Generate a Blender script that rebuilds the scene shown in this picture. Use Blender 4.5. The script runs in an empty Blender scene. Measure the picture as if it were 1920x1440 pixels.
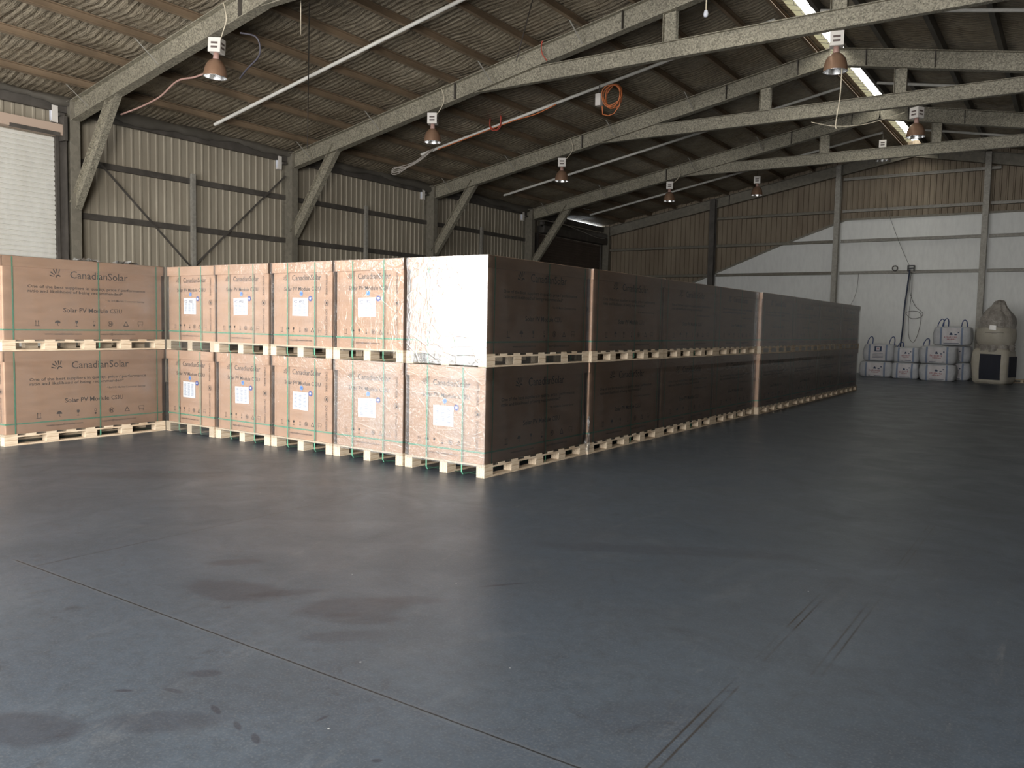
import bpy, math, random
from mathutils import Vector, Matrix
random.seed(7)
sc = bpy.context.scene
col = sc.collection

# ------------------------------------------------------------------ camera
RES_X = 1920
FPX = 1540.27
F_ = Vector((-0.56367513, 0.82289232, -0.07154422))
R_ = Vector((0.82398641, 0.56622923, 0.02075697))
U_ = Vector((-0.05759118, 0.04725127, 0.99722143))
cam_d = bpy.data.cameras.new('camera')
cam = bpy.data.objects.new('camera', cam_d)
col.objects.link(cam)
cam_d.sensor_width = 36.0
cam_d.lens = 36.0 * FPX / RES_X
cam_d.clip_end = 300
m = Matrix.Identity(4)
for i in range(3):
    m[i][0] = R_[i]; m[i][1] = U_[i]; m[i][2] = -F_[i]
m[2][3] = 1.5185
cam.matrix_world = m
sc.camera = cam

# ------------------------------------------------------------------ world, daylight, exposure
world = bpy.data.worlds.new('world'); sc.world = world
world.use_nodes = True
bg = world.node_tree.nodes['Background']
bg.inputs[0].default_value = (0.86, 0.93, 1.0, 1)
bg.inputs[1].default_value = 3.0

def area(name, loc, rot, sx, sy, power, colr):
    d = bpy.data.lights.new(name, 'AREA'); d.shape = 'RECTANGLE'
    d.size = sx; d.size_y = sy; d.energy = power; d.color = colr
    o = bpy.data.objects.new(name, d); o.location = loc; o.rotation_euler = rot
    col.objects.link(o); return o
# daylight standing in the open vehicle doorway behind the camera
DOOR_X0, DOOR_X1, DOOR_Z0, DOOR_Z1, REAR_Y = -13.0, 3.0, 0.55, 4.9, -2.6
area('doorway_daylight', ((DOOR_X0+DOOR_X1)/2, REAR_Y+0.05, (DOOR_Z0+DOOR_Z1)/2), (math.pi/2, 0, 0),
     DOOR_X1-DOOR_X0, DOOR_Z1-DOOR_Z0, 2300, (1.0, 0.97, 0.93))
# unseen light added outside the doorway to brighten the projecting left stack
yard = area('left_stack_fill', (9.0, -8.0, 2.6), (0, 0, 0), 4.5, 3.2, 3900, (1.0, 0.95, 0.88))
yard.rotation_euler = (Vector((-10.1, 5.4, 1.4))-Vector((9.0, -8.0, 2.6))).to_track_quat('-Z', 'Y').to_euler()

sc.view_settings.view_transform = 'Standard'
sc.view_settings.look = 'None'
sc.view_settings.exposure = 0.0
sc.view_settings.gamma = 1.0
sc.view_settings.use_curve_mapping = False
sc.render.engine = 'CYCLES'
sc.cycles.use_denoising = True
sc.cycles.max_bounces = 8
sc.cycles.diffuse_bounces = 5
sc.cycles.glossy_bounces = 3
sc.cycles.transparent_max_bounces = 12
sc.cycles.sample_clamp_indirect = 4.0
sc.cycles.caustics_reflective = False
sc.cycles.caustics_refractive = False

# ------------------------------------------------------------------ material helpers
class NT:
    def __init__(s, name):
        s.m = bpy.data.materials.new(name); s.m.use_nodes = True
        s.t = s.m.node_tree; s.n = s.t.nodes; s.l = s.t.links
        s.b = s.n['Principled BSDF']; s.out = s.n['Material Output']
        s._c = None
    def coord(s):
        if s._c is None:
            s._c = s.n.new('ShaderNodeTexCoord').outputs['Object']
        return s._c
    def link(s, a, b): s.l.new(a, b)
    def mapped(s, scale=(1, 1, 1), vec=None):
        k = s.n.new('ShaderNodeMapping'); k.inputs['Scale'].default_value = scale
        s.link(vec or s.coord(), k.inputs['Vector']); return k.outputs[0]
    def noise(s, scale, detail=4, rough=.55, vec=None, dist=0.0):
        k = s.n.new('ShaderNodeTexNoise'); k.inputs['Scale'].default_value = scale
        k.inputs['Detail'].default_value = detail; k.inputs['Roughness'].default_value = rough
        k.inputs['Distortion'].default_value = dist
        s.link(vec or s.coord(), k.inputs['Vector']); return k.outputs['Fac']
    def voronoi(s, scale, vec=None, feat='F1', out='Distance'):
        k = s.n.new('ShaderNodeTexVoronoi'); k.feature = feat
        k.inputs['Scale'].default_value = scale
        s.link(vec or s.coord(), k.inputs['Vector']); return k.outputs[out]
    def wave(s, scale, axis='X', dist=0, vec=None, detail=2, dscale=1.0):
        k = s.n.new('ShaderNodeTexWave'); k.bands_direction = axis
        k.inputs['Scale'].default_value = scale; k.inputs['Distortion'].default_value = dist
        k.inputs['Detail'].default_value = detail; k.inputs['Detail Scale'].default_value = dscale
        s.link(vec or s.coord(), k.inputs['Vector']); return k.outputs['Fac']
    def ramp(s, fac, stops):
        k = s.n.new('ShaderNodeValToRGB'); e = k.color_ramp.elements
        while len(e) < len(stops): e.new(0.5)
        for el, (p, c) in zip(e, stops):
            el.position = p
            el.color = c if len(c) == 4 else (*c, 1)
        s.link(fac, k.inputs[0]); return k.outputs[0]
    def mix(s, fac, a, b, mode='MIX'):
        k = s.n.new('ShaderNodeMix'); k.data_type = 'RGBA'; k.blend_type = mode
        for v, i in ((fac, 0), (a, 6), (b, 7)):
            if hasattr(v, 'links'): s.link(v, k.inputs[i])
            elif i == 0: k.inputs[0].default_value = v
            else: k.inputs[i].default_value = (*v, 1) if len(v) == 3 else v
        return k.outputs[2]
    def math(s, op, a, b=0.0, c=None, clamp=False):
        k = s.n.new('ShaderNodeMath'); k.operation = op; k.use_clamp = clamp
        for v, i in ((a, 0), (b, 1), (c, 2)):
            if v is None: continue
            if hasattr(v, 'links'): s.link(v, k.inputs[i])
            else: k.inputs[i].default_value = v
        return k.outputs[0]
    def maprange(s, v, a, b, c=0.0, d=1.0):
        k = s.n.new('ShaderNodeMapRange'); k.inputs[1].default_value = a; k.inputs[2].default_value = b
        k.inputs[3].default_value = c; k.inputs[4].default_value = d
        s.link(v, k.inputs[0]); return k.outputs[0]
    def bump(s, h, strength=.3, dist=.01):
        k = s.n.new('ShaderNodeBump'); k.inputs['Strength'].default_value = strength
        k.inputs['Distance'].default_value = dist
        s.link(h, k.inputs['Height']); s.link(k.outputs[0], s.b.inputs['Normal']); return k.outputs[0]
    def base(s, c):
        if hasattr(c, 'links'): s.link(c, s.b.inputs['Base Color'])
        else: s.b.inputs['Base Color'].default_value = (*c, 1)
    def set(s, rough=None, metal=None, spec=None):
        if rough is not None:
            if hasattr(rough, 'links'): s.link(rough, s.b.inputs['Roughness'])
            else: s.b.inputs['Roughness'].default_value = rough
        if metal is not None: s.b.inputs['Metallic'].default_value = metal
        if spec is not None: s.b.inputs['Specular IOR Level'].default_value = spec

MAT = {}
def simple(name, c, rough=.6, metal=0, spec=.5, var=.12, scale=6):
    t = NT(name)
    n = t.noise(scale)
    lo = tuple(x*(1-var) for x in c); hi = tuple(min(1, x*(1+var)) for x in c)
    t.base(t.ramp(n, [(.3, lo), (.7, hi)])); t.set(rough, metal, spec)
    MAT[name] = t.m; return t

# cardboard
def cardboard(name, c):
    t = NT(name)
    n = t.noise(2.5, 5, .6, t.mapped((1, 1, 5)))
    n2 = t.noise(60, 2, .5, t.mapped((1, 1, 8)))
    a = t.ramp(n, [(.3, tuple(x*.86 for x in c)), (.7, tuple(x*1.1 for x in c))])
    t.base(t.mix(t.maprange(n2, .3, .7, 0, .25), a, tuple(x*.82 for x in c)))
    t.set(.62, 0, .4)
    t.bump(t.wave(24, 'Z', .3), .08, .002)
    MAT[name] = t.m
cardboard('cardboard', (.49, .305, .205))
cardboard('cardboard_lid', (.52, .33, .225))
simple('ink', (.03, .018, .016), .6)
simple('tear_line', (.20, .12, .08), .7)
simple('strap_green', (.10, .30, .19), .6, var=.2, scale=20)
simple('paper', (.80, .82, .86), .55, var=.03)
simple('label_print', (.26, .31, .44), .6)
simple('pen_ink', (.06, .06, .13), .5)
simple('sticker_navy', (.035, .07, .33), .4)
simple('sticker_blue', (.10, .30, .72), .4)
simple('sticker_white', (.7, .72, .8), .4)
# pallet timber
t = NT('pine')
w = t.wave(7, 'X', 6, t.mapped((2, .35, 5)), 3, 1.5)
n = t.noise(3, 4)
t.base(t.mix(t.maprange(n, .35, .7, 0, .5), t.ramp(w, [(.1, (.66, .54, .40)), (.6, (.58, .46, .33)), (.95, (.44, .32, .21))]), (.70, .60, .46)))
t.set(.7, 0, .3); t.bump(w, .15, .003); MAT['pine'] = t.m

# stretch film: clear, glossy, wrinkled
def film(name, wr_scale, wr_strength, haze, gloss, rough, top_gain=0.0):
    t = NT(name)
    t.n.remove(t.b)
    tr = t.n.new('ShaderNodeBsdfTransparent'); tr.inputs[0].default_value = (.97, .97, .96, 1)
    gl = t.n.new('ShaderNodeBsdfGlossy'); gl.inputs['Roughness'].default_value = rough
    gl.inputs['Color'].default_value = (1, 1, 1, 1)
    df = t.n.new('ShaderNodeBsdfDiffuse'); df.inputs[0].default_value = (.75, .76, .76, 1)
    v = t.mapped((1, 1, 1))
    big = t.noise(2.2, 3, .6, t.mapped((1.0, 1.0, 1.6)), 1.5)
    fine = t.noise(wr_scale, 4, .65, t.mapped((1.2, 1.2, .45)), 1.2)
    cre = t.voronoi(5.5, t.mapped((1, 1, 1.7)), 'DISTANCE_TO_EDGE')
    h = t.math('ADD', t.math('MULTIPLY', big, .9), t.math('MULTIPLY', fine, .5))
    h = t.math('ADD', h, t.math('MULTIPLY', t.maprange(cre, 0, .08, 1, 0), .18))
    sz = t.n.new('ShaderNodeSeparateXYZ'); t.link(t.coord(), sz.inputs[0])
    t.top = t.maprange(sz.outputs[2], .90, 1.0, 1.0, 1.0+top_gain)
    h = t.math('MULTIPLY', h, t.top)
    bp = t.n.new('ShaderNodeBump'); bp.inputs['Strength'].default_value = wr_strength
    bp.inputs['Distance'].default_value = .02
    t.link(h, bp.inputs['Height'])
    t.link(bp.outputs[0], gl.inputs['Normal'])
    lw = t.n.new('ShaderNodeFresnel'); lw.inputs['IOR'].default_value = 1.5
    t.link(bp.outputs[0], lw.inputs['Normal'])
    f = t.math('MULTIPLY', lw.outputs[0], gloss, None, True)
    m1 = t.n.new('ShaderNodeMixShader'); m2 = t.n.new('ShaderNodeMixShader')
    m1.inputs[0].default_value = haze
    hz = t.math('MULTIPLY', t.maprange(t.noise(1.7, 4, .6, None, 1), .3, .75, .35, 1.8), haze)
    t.link(hz, m1.inputs[0])
    t.link(tr.outputs[0], m1.inputs[1]); t.link(df.outputs[0], m1.inputs[2])
    t.link(f, m2.inputs[0]); t.link(m1.outputs[0], m2.inputs[1]); t.link(gl.outputs[0], m2.inputs[2])
    t.link(m2.outputs[0], t.out.inputs[0])
    MAT[name] = t.m
film('stretch_film', 16, .10, .035, 1.0, .17)
film('stretch_film_top', 11, .32, .06, 1.25, .10, 2.6)
film('stretch_film_crinkled', 60, .55, .13, 1.35, .14)
film('stretch_film_glare', 20, .14, .12, 3.2, .16)  # gloss raised to blow out the glare on the corner carton's end face
film('stretch_film_hazy', 16, .10, .12, 1.0, .2)

# galvanised steel with spangle
def galv(name, c, sc_=26, metal=.35, contrast=.35):
    t = NT(name)
    v = t.voronoi(sc_, None, 'F1', 'Color')
    g = t.n.new('ShaderNodeRGBToBW'); t.link(v, g.inputs[0])
    n = t.noise(60, 3, .7)
    f = t.math('ADD', t.math('MULTIPLY', g.outputs[0], .5), t.math('MULTIPLY', n, .5))
    big = t.noise(.9, 4)
    a = t.ramp(f, [(.25, tuple(x*(1-contrast) for x in c)), (.75, tuple(x*(1+contrast) for x in c))])
    t.base(t.mix(t.maprange(big, .35, .75, 0, .5), a, tuple(x*.6 for x in c)))
    t.set(.55, metal, .4); t.bump(f, .12, .002); MAT[name] = t.m
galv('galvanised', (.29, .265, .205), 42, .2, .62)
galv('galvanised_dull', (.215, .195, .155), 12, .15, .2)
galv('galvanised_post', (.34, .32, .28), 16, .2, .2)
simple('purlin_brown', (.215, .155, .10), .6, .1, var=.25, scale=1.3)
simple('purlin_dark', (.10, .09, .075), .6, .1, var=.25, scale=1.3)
simple('dark_steel', (.09, .08, .07), .6, .2, var=.3, scale=3)
simple('conduit_paint', (.60, .58, .53), .45, var=.08)
# corrugated wall sheet
def sheet(name, c, c2):
    t = NT(name)
    n = t.noise(1.2, 5, .6, t.mapped((1.5, 1.5, .4)))
    n2 = t.noise(9, 4, .6, t.mapped((1, 1, .3)))
    a = t.ramp(n, [(.3, c2), (.7, c)])
    t.base(t.mix(t.maprange(n2, .4, .75, 0, .35), a, tuple(x*.72 for x in c)))
    t.set(.6, .1, .3); MAT[name] = t.m
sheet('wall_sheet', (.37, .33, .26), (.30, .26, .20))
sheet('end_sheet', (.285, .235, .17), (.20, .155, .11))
sheet('roller_white', (.74, .73, .68), (.66, .64, .58))
sheet('roller_dark', (.14, .105, .085), (.10, .078, .062))
sheet('panel_white', (.77, .775, .75), (.74, .74, .715))
# foil roof blanket
t = NT('foil_blanket')
w = t.noise(1.0, 3, .55, t.mapped((.45, 8, 1)), .25)
w2 = t.noise(1.0, 4, .6, t.mapped((1.6, 20, 1)), .4)
cr = t.voronoi(5, t.mapped((1, 1.6, 1)), 'DISTANCE_TO_EDGE')
n = t.noise(1.1, 5, .62)
h = t.math('ADD', t.math('ADD', t.math('ADD', t.math('MULTIPLY', w, 1.6), t.math('MULTIPLY', t.wave(2.3, 'Y', 1.6, None, 2, .6), .55)), t.math('MULTIPLY', w2, .9)), t.math('ADD', t.math('MULTIPLY', t.noise(6, 5, .7, t.mapped((.5, 1, 1)), 1), 1.1), t.math('MULTIPLY', t.maprange(cr, 0, .06, 1, 0), .25)))
dirt = t.noise(.6, 6, .65)
c = t.ramp(dirt, [(.3, (.24, .19, .13)), (.52, (.37, .31, .225)), (.75, (.58, .50, .38))])
t.base(t.mix(t.maprange(t.noise(7, 4, .7), .4, .8, 0, .6), c, (.085, .07, .055)))
t.set(t.maprange(t.noise(2.5, 4), .3, .7, .34, .6), .32, .5)
t.bump(h, .8, .045); MAT['foil_blanket'] = t.m
# skylight sheet: daylight through translucent sheeting
t = NT('skylight_sheet')
t.base((.85, .85, .8)); e = t.b.inputs['Emission Color']; e.default_value = (1.0, .98, .90, 1)
n = t.noise(3, 3, .6, t.mapped((1, .5, 1)))
t.link(t.maprange(n, .3, .7, 4.0, 11.0), t.b.inputs['Emission Strength']); MAT['skylight_sheet'] = t.m
simple('skylight_trim', (.62, .60, .45), .6)
t = NT('skylight_edge_glow'); t.base((.6, .58, .42)); t.b.inputs['Emission Color'].default_value = (.62, .58, .36, 1); t.b.inputs['Emission Strength'].default_value = .55; MAT['skylight_edge_glow'] = t.m  # emission stands in for daylight showing through the cream strip
# lamps
simple('white_enamel', (.72, .68, .63), .4, var=.05)
simple('vent_dark', (.12, .09, .08), .6)
t = NT('copper_shade'); n = t.noise(5, 4)
t.base(t.ramp(n, [(.3, (.25, .145, .09)), (.7, (.34, .21, .14))])); t.set(.38, .35, .5); MAT['copper_shade'] = t.m
t = NT('shade_aluminium'); t.base((.85, .85, .85)); t.set(.25, .9); MAT['shade_aluminium'] = t.m
simple('bulb_glass', (.8, .8, .78), .2)
simple('cord_cream', (.62, .55, .42), .6)
simple('cord_orange', (.55, .17, .06), .5)
simple('cord_red', (.5, .09, .06), .5)
simple('cord_grey', (.40, .36, .32), .6)
simple('cord_pink', (.42, .26, .22), .6)
simple('cord_violet', (.07, .065, .08), .5)
simple('hose_navy', (.018, .028, .06), .45)
simple('wire_dark', (.07, .06, .055), .5)
simple('bracket_black', (.02, .02, .022), .5)
# bags
t = NT('bag_weave'); n = t.noise(5, 5, .6)
t.base(t.ramp(n, [(.3, (.50, .51, .53)), (.7, (.62, .625, .64))])); t.set(.6, 0, .3)
t.bump(t.noise(7, 4, .6, None, .8), .5, .05); MAT['bag_weave'] = t.m
t = NT('bag_cream'); n = t.noise(3, 5, .6)
t.base(t.ramp(n, [(.3, (.45, .41, .33)), (.7, (.54, .50, .42))])); t.set(.55, 0, .3)
t.bump(t.noise(4, 4, .6, None, .8), .4, .05); MAT['bag_cream'] = t.m
t = NT('plastic_grey'); n = t.noise(6, 5, .7)
t.base(t.ramp(n, [(.3, (.24, .21, .18)), (.7, (.50, .46, .41))])); t.set(.28, 0, .6)
t.bump(t.noise(9, 4, .7, None, 1.5), .9, .05); MAT['plastic_grey'] = t.m
simple('bag_strap_blue', (.22, .27, .38), .6)
simple('bag_strap_navy', (.05, .08, .20), .6)
simple('bag_print_panel', (.64, .61, .62), .5)
simple('bag_print_red', (.42, .22, .235), .6)
simple('bag_print_navy', (.03, .05, .11), .6)
simple('bag_panel_navy', (.012, .014, .026), .7)
simple('label_glare', (.85, .82, .78), .3)

# concrete floor with stains, saw joints and worn double tracks
t = NT('concrete')
pos = t.coord()
sp = t.n.new('ShaderNodeSeparateXYZ'); t.link(pos, sp.inputs[0])
X, Y = sp.outputs[0], sp.outputs[1]
n1 = t.noise(.35, 6, .6); n2 = t.noise(1.6, 6, .62, None, .6); n3 = t.noise(14, 5, .7); n4 = t.noise(90, 2, .5)
swirl = t.noise(1.3, 6, .72, t.mapped((1, .35, 1)), 2.5)
c = t.ramp(n1, [(.28, (.036, .047, .061)), (.5, (.047, .060, .077)), (.75, (.062, .077, .094))])
c = t.mix(t.maprange(n2, .42, .72, 0, .6), c, (.036, .041, .049))
c = t.mix(t.maprange(swirl, .56, .80, 0, .3), c, (.115, .12, .125))
scr = t.noise(3.2, 8, .78, t.mapped((1, .22, 1)), 1.2)
c = t.mix(t.maprange(scr, .60, .72, 0, .5), c, (.12, .125, .13))
blt = t.noise(4.6, 6, .7, None, .9)
c = t.mix(t.maprange(blt, .60, .70, 0, .6), c, (.025, .026, .031))
c = t.mix(t.maprange(n3, .40, .70, 0, .5), c, (.030, .034, .040))
c = t.mix(t.maprange(n4, .5, .8, 0, .4), c, (.13, .135, .14))
wob = t.math('MULTIPLY', t.math('SUBTRACT', t.noise(3.4, 5, .6), .5), .30)
def ellipse(cx, cy, rx, ry, ang, soft=.2):
    ca, sa = math.cos(ang), math.sin(ang)
    dx = t.math('SUBTRACT', X, cx); dy = t.math('SUBTRACT', Y, cy)
    u = t.math('DIVIDE', t.math('ADD', t.math('MULTIPLY', dx, ca), t.math('MULTIPLY', dy, sa)), rx)
    v = t.math('DIVIDE', t.math('SUBTRACT', t.math('MULTIPLY', dy, ca), t.math('MULTIPLY', dx, sa)), ry)
    r = t.math('SQRT', t.math('ADD', t.math('MULTIPLY', u, u), t.math('MULTIPLY', v, v)))
    r = t.math('ADD', r, t.math('MULTIPLY', wob, 3.2))
    return t.maprange(r, 1-soft, 1+soft, 1, 0)
for (cx, cy, rx, ry, ang, k) in [(-3.82, 2.86, .30, .15, .3, .62), (-3.55, 3.02, .22, .045, .9, .5), (-4.27, 3.2, .17, .07, .9, .6),
                              (-3.12, 3.08, .30, .15, .9, .6), (-2.93, 2.98, .2, .08, .6, .5), (-2.95, 3.33, .22, .07, .6, .5), (-2.85, 2.75, .2, .07, .8, .4),
                              (-3.1, 1.42, .22, .12, .4, .6), (-2.75, 1.75, .25, .08, .7, .4), (-9.6, 4.4, 1.0, .25, .9, .35),
                              (-3.0, 2.1, .07, .035, .6, .6), (-5.6, 5.4, .5, .14, .6, .25),
                              (-2.69, 3.87, .13, .014, .94, .8), (-3.12, 1.80, .035, .012, .6, .8), (-2.96, 1.92, .045, .014, .2, .6), (-2.68, 1.92, .05, .014, -.3, .8),
                              (-2.51, 1.89, .045, .013, -.4, .7), (-2.38, 1.87, .04, .014, -.5, .8), (-2.30, 2.12, .03, .007, 1.5, .8),
                              (-1.92, 2.02, .022, .014, .6, .8), (-7.2, 4.6, .9, .2, .7, .35), (-1.3, 2.9, .3, .12, .8, .2), (-2.2, 5.2, .9, .12, .5, .3)]:
    c = t.mix(t.math('MULTIPLY', ellipse(cx, cy, rx, ry, ang), k*.72), c, (.019, .017, .023))
def line(coordv, at, w, lo, hi, other, dark, k, wobble=.012):
    d = t.math('ABSOLUTE', t.math('ADD', t.math('SUBTRACT', coordv, at), t.math('MULTIPLY', t.math('SUBTRACT', t.noise(9, 3), .5), wobble)))
    f = t.maprange(d, w*.5, w, 1, 0)
    g = t.math('MULTIPLY', t.math('GREATER_THAN', other, lo), t.math('LESS_THAN', other, hi))
    return t.mix(t.math('MULTIPLY', t.math('MULTIPLY', f, g), k), c, dark)
c = line(Y, 2.40, .022, -5.35, 3, X, (.10, .105, .11), .2)
c = line(Y, 2.40, .0062, -5.35, 3, X, (.012, .012, .013), .95, .006)
c = line(X, -5.13, .008, 2.4, 30, Y, (.02, .02, .022), .7)
c = line(Y, 8.9, .01, -20, 7, X, (.03, .03, .03), .6)
brk = t.maprange(t.noise(1.3, 3), .42, .55, 0, 1)
for xx, lo, hi, kk in [(-1.145, 1.5, 5.2, .8), (-1.105, 1.5, 5.2, .8), (-.885, 3.2, 7.2, .6), (-.845, 3.2, 7.2, .6)]:
    d = t.math('ABSOLUTE', t.math('SUBTRACT', X, xx))
    f = t.math('MULTIPLY', t.maprange(d, .003, .007, 1, 0), brk)
    g = t.math('MULTIPLY', t.math('GREATER_THAN', Y, lo), t.math('LESS_THAN', Y, hi))
    c = t.mix(t.math('MULTIPLY', t.math('MULTIPLY', f, g), kk), c, (.02, .015, .012))
spk = t.voronoi(4.2, None, 'F1', 'Distance')
c = t.mix(t.maprange(spk, .015, .024, .8, 0), c, (.45, .45, .43))
t.base(c)
t.set(t.maprange(n2, .3, .7, .34, .45), 0, .42)
t.bump(t.math('ADD', n3, t.math('MULTIPLY', n2, .8)), .12, .01)
MAT['concrete'] = t.m
simple('asphalt', (.3, .3, .3), .8)

# ------------------------------------------------------------------ mesh helpers
class MB:
    def __init__(s): s.v = []; s.f = []; s.mi = []; s.mats = []; s.sm = []
    def mat(s, name):
        if name not in s.mats: s.mats.append(name)
        return s.mats.index(name)
    def add(s, vs, fs, mat, smooth=False):
        k = s.mat(mat); b = len(s.v); s.v.extend(tuple(v) for v in vs)
        for f in fs: s.f.append(tuple(b+i for i in f)); s.mi.append(k); s.sm.append(smooth)
    def box(s, x0, x1, y0, y1, z0, z1, mat):
        s.add([(x0,y0,z0),(x1,y0,z0),(x1,y1,z0),(x0,y1,z0),(x0,y0,z1),(x1,y0,z1),(x1,y1,z1),(x0,y1,z1)],
              [(0,3,2,1),(4,5,6,7),(0,1,5,4),(1,2,6,5),(2,3,7,6),(3,0,4,7)], mat)
    def bar(s, p0, p1, side, up, so, uo, sw, uh, mat):
        """box along p0-p1; side/up unit vectors; so/uo offset of the centre; sw/uh full sizes"""
        p0, p1 = Vector(p0), Vector(p1); vs = []
        for p in (p0, p1):
            for a, b in ((-1,-1),(1,-1),(1,1),(-1,1)):
                vs.append(p + side*(so+a*sw/2) + up*(uo+b*uh/2))
        s.add(vs, [(0,1,2,3),(7,6,5,4),(0,4,5,1),(1,5,6,2),(2,6,7,3),(3,7,4,0)], mat)
    def ibeam(s, p0, p1, side, depth, width, mat, tf=.016, tw=.012):
        p0, p1 = Vector(p0), Vector(p1); d = (p1-p0).normalized(); side = Vector(side).normalized()
        up = side.cross(d).normalized()
        s.bar(p0, p1, side, up, 0, 0, tw, depth-.002, mat)
        s.bar(p0, p1, side, up, 0, depth/2-tf/2, width, tf, mat)
        s.bar(p0, p1, side, up, 0, -depth/2+tf/2, width, tf, mat)
    def cbeam(s, p0, p1, side, depth, width, mat, th=.006, lip=.02):
        p0, p1 = Vector(p0), Vector(p1); d = (p1-p0).normalized(); side = Vector(side).normalized()
        up = side.cross(d).normalized()
        if up.z < 0: up = -up
        s.bar(p0, p1, side, up, 0, 0, th, depth, mat)
        for q in (1, -1):
            s.bar(p0, p1, side, up, width/2, q*(depth/2-th/2), width, th, mat)
            s.bar(p0, p1, side, up, width-th/2, q*(depth/2-lip/2), th, lip, mat)
    def prism(s, pts, axis, a, b, mat):
        """polygon pts (2D) extruded along axis ('y': pts are x,z; 'x': pts are y,z; 'z': x,y)"""
        def P(p, q):
            return (p[0], q, p[1]) if axis == 'y' else (q, p[0], p[1]) if axis == 'x' else (p[0], p[1], q)
        n = len(pts); vs = [P(p, a) for p in pts]+[P(p, b) for p in pts]
        fs = [tuple(range(n)), tuple(range(2*n-1, n-1, -1))]+[(i, n+i, n+(i+1) % n, (i+1) % n) for i in range(n)]
        s.add(vs, fs, mat)
    def tube(s, pts, r, mat, n=8, closed=False):
        pts = [Vector(p) for p in pts]; N = len(pts); vs = []; ref = None
        for i, p in enumerate(pts):
            a = pts[(i-1) % N] if (closed or i > 0) else p
            b = pts[(i+1) % N] if (closed or i < N-1) else p
            d = (b-a)
            d = d.normalized() if d.length > 1e-9 else Vector((0, 0, 1))
            if ref is None:
                ref = d.orthogonal().normalized()
            ref = (ref - d*ref.dot(d))
            ref = ref.normalized() if ref.length > 1e-6 else d.orthogonal().normalized()
            q = d.cross(ref)
            for k in range(n):
                an = 2*math.pi*k/n; vs.append(p+(ref*math.cos(an)+q*math.sin(an))*r)
        fs = []
        for i in range(N if closed else N-1):
            j = (i+1) % N
            for k in range(n):
                fs.append((i*n+k, j*n+k, j*n+(k+1) % n, i*n+(k+1) % n))
        if not closed:
            fs.append(tuple(range(n-1, -1, -1))); fs.append(tuple((N-1)*n+k for k in range(n)))
        s.add(vs, fs, mat, True)
    def lathe(s, prof, mat, n=32, c=(0, 0, 0), smooth=True):
        vs = []; fs = []
        for (r, z) in prof:
            for k in range(n):
                a = 2*math.pi*k/n; vs.append((c[0]+r*math.cos(a), c[1]+r*math.sin(a), c[2]+z))
        for i in range(len(prof)-1):
            for k in range(n):
                fs.append((i*n+k, i*n+(k+1) % n, (i+1)*n+(k+1) % n, (i+1)*n+k))
        s.add(vs, fs, mat, smooth)
    def mesh(s, name):
        me = bpy.data.meshes.new(name); me.from_pydata(s.v, [], s.f)
        for mn in s.mats: me.materials.append(MAT[mn])
        me.polygons.foreach_set('material_index', s.mi)
        me.polygons.foreach_set('use_smooth', s.sm)
        me.update(); return me
    def build(s, name, parent=None, loc=None):
        return put(name, s.mesh(name), parent, loc)

def put(name, me, parent=None, loc=None):
    o = bpy.data.objects.new(name, me); col.objects.link(o)
    if parent is not None: o.parent = parent
    if loc: o.location = loc
    return o
def tag(o, label, cat, group=None):
    o['label'] = label; o['category'] = cat
    if group: o['group'] = group
    return o
def empty(name, loc, label, cat, group=None, rz=0):
    o = bpy.data.objects.new(name, None); col.objects.link(o); o.empty_display_size = .2
    o.location = loc; o.rotation_euler = (0, 0, rz); return tag(o, label, cat, group)
def struct(o): o['kind'] = 'structure'; return o
def copy_tree(o, parent=None):
    c = o.copy(); col.objects.link(c); c.parent = parent
    for ch in kids.get(o.name, []): copy_tree2(ch, c)
    return c
kids = {}
def copy_tree2(o, parent):
    c = o.copy(); col.objects.link(c); c.parent = parent
    for ch in o.children: copy_tree2(ch, c)
    return c

EX, EY, EZ = Vector((1, 0, 0)), Vector((0, 1, 0)), Vector((0, 0, 1))

_tc = {}
def text2d(s, bold=0.0, shear=0.0):
    """flat outline of a string: (verts2d, faces), left-bottom at 0, unit font size"""
    key = (s, bold, shear)
    if key in _tc: return _tc[key]
    cu = bpy.data.curves.new('lettering', 'FONT'); cu.body = s; cu.size = 1; cu.offset = bold; cu.resolution_u = 2; cu.shear = shear
    o = bpy.data.objects.new('lettering', cu); col.objects.link(o)
    bpy.context.view_layer.update()
    me = bpy.data.meshes.new_from_object(o.evaluated_get(bpy.context.evaluated_depsgraph_get()))
    vs = [(v.co.x, v.co.y) for v in me.vertices]; fs = [tuple(p.vertices) for p in me.polygons]
    bpy.data.objects.remove(o); bpy.data.curves.remove(cu); bpy.data.meshes.remove(me)
    x0 = min(v[0] for v in vs); vs = [(x-x0, y) for x, y in vs]
    _tc[key] = (vs, fs); return _tc[key]

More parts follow.
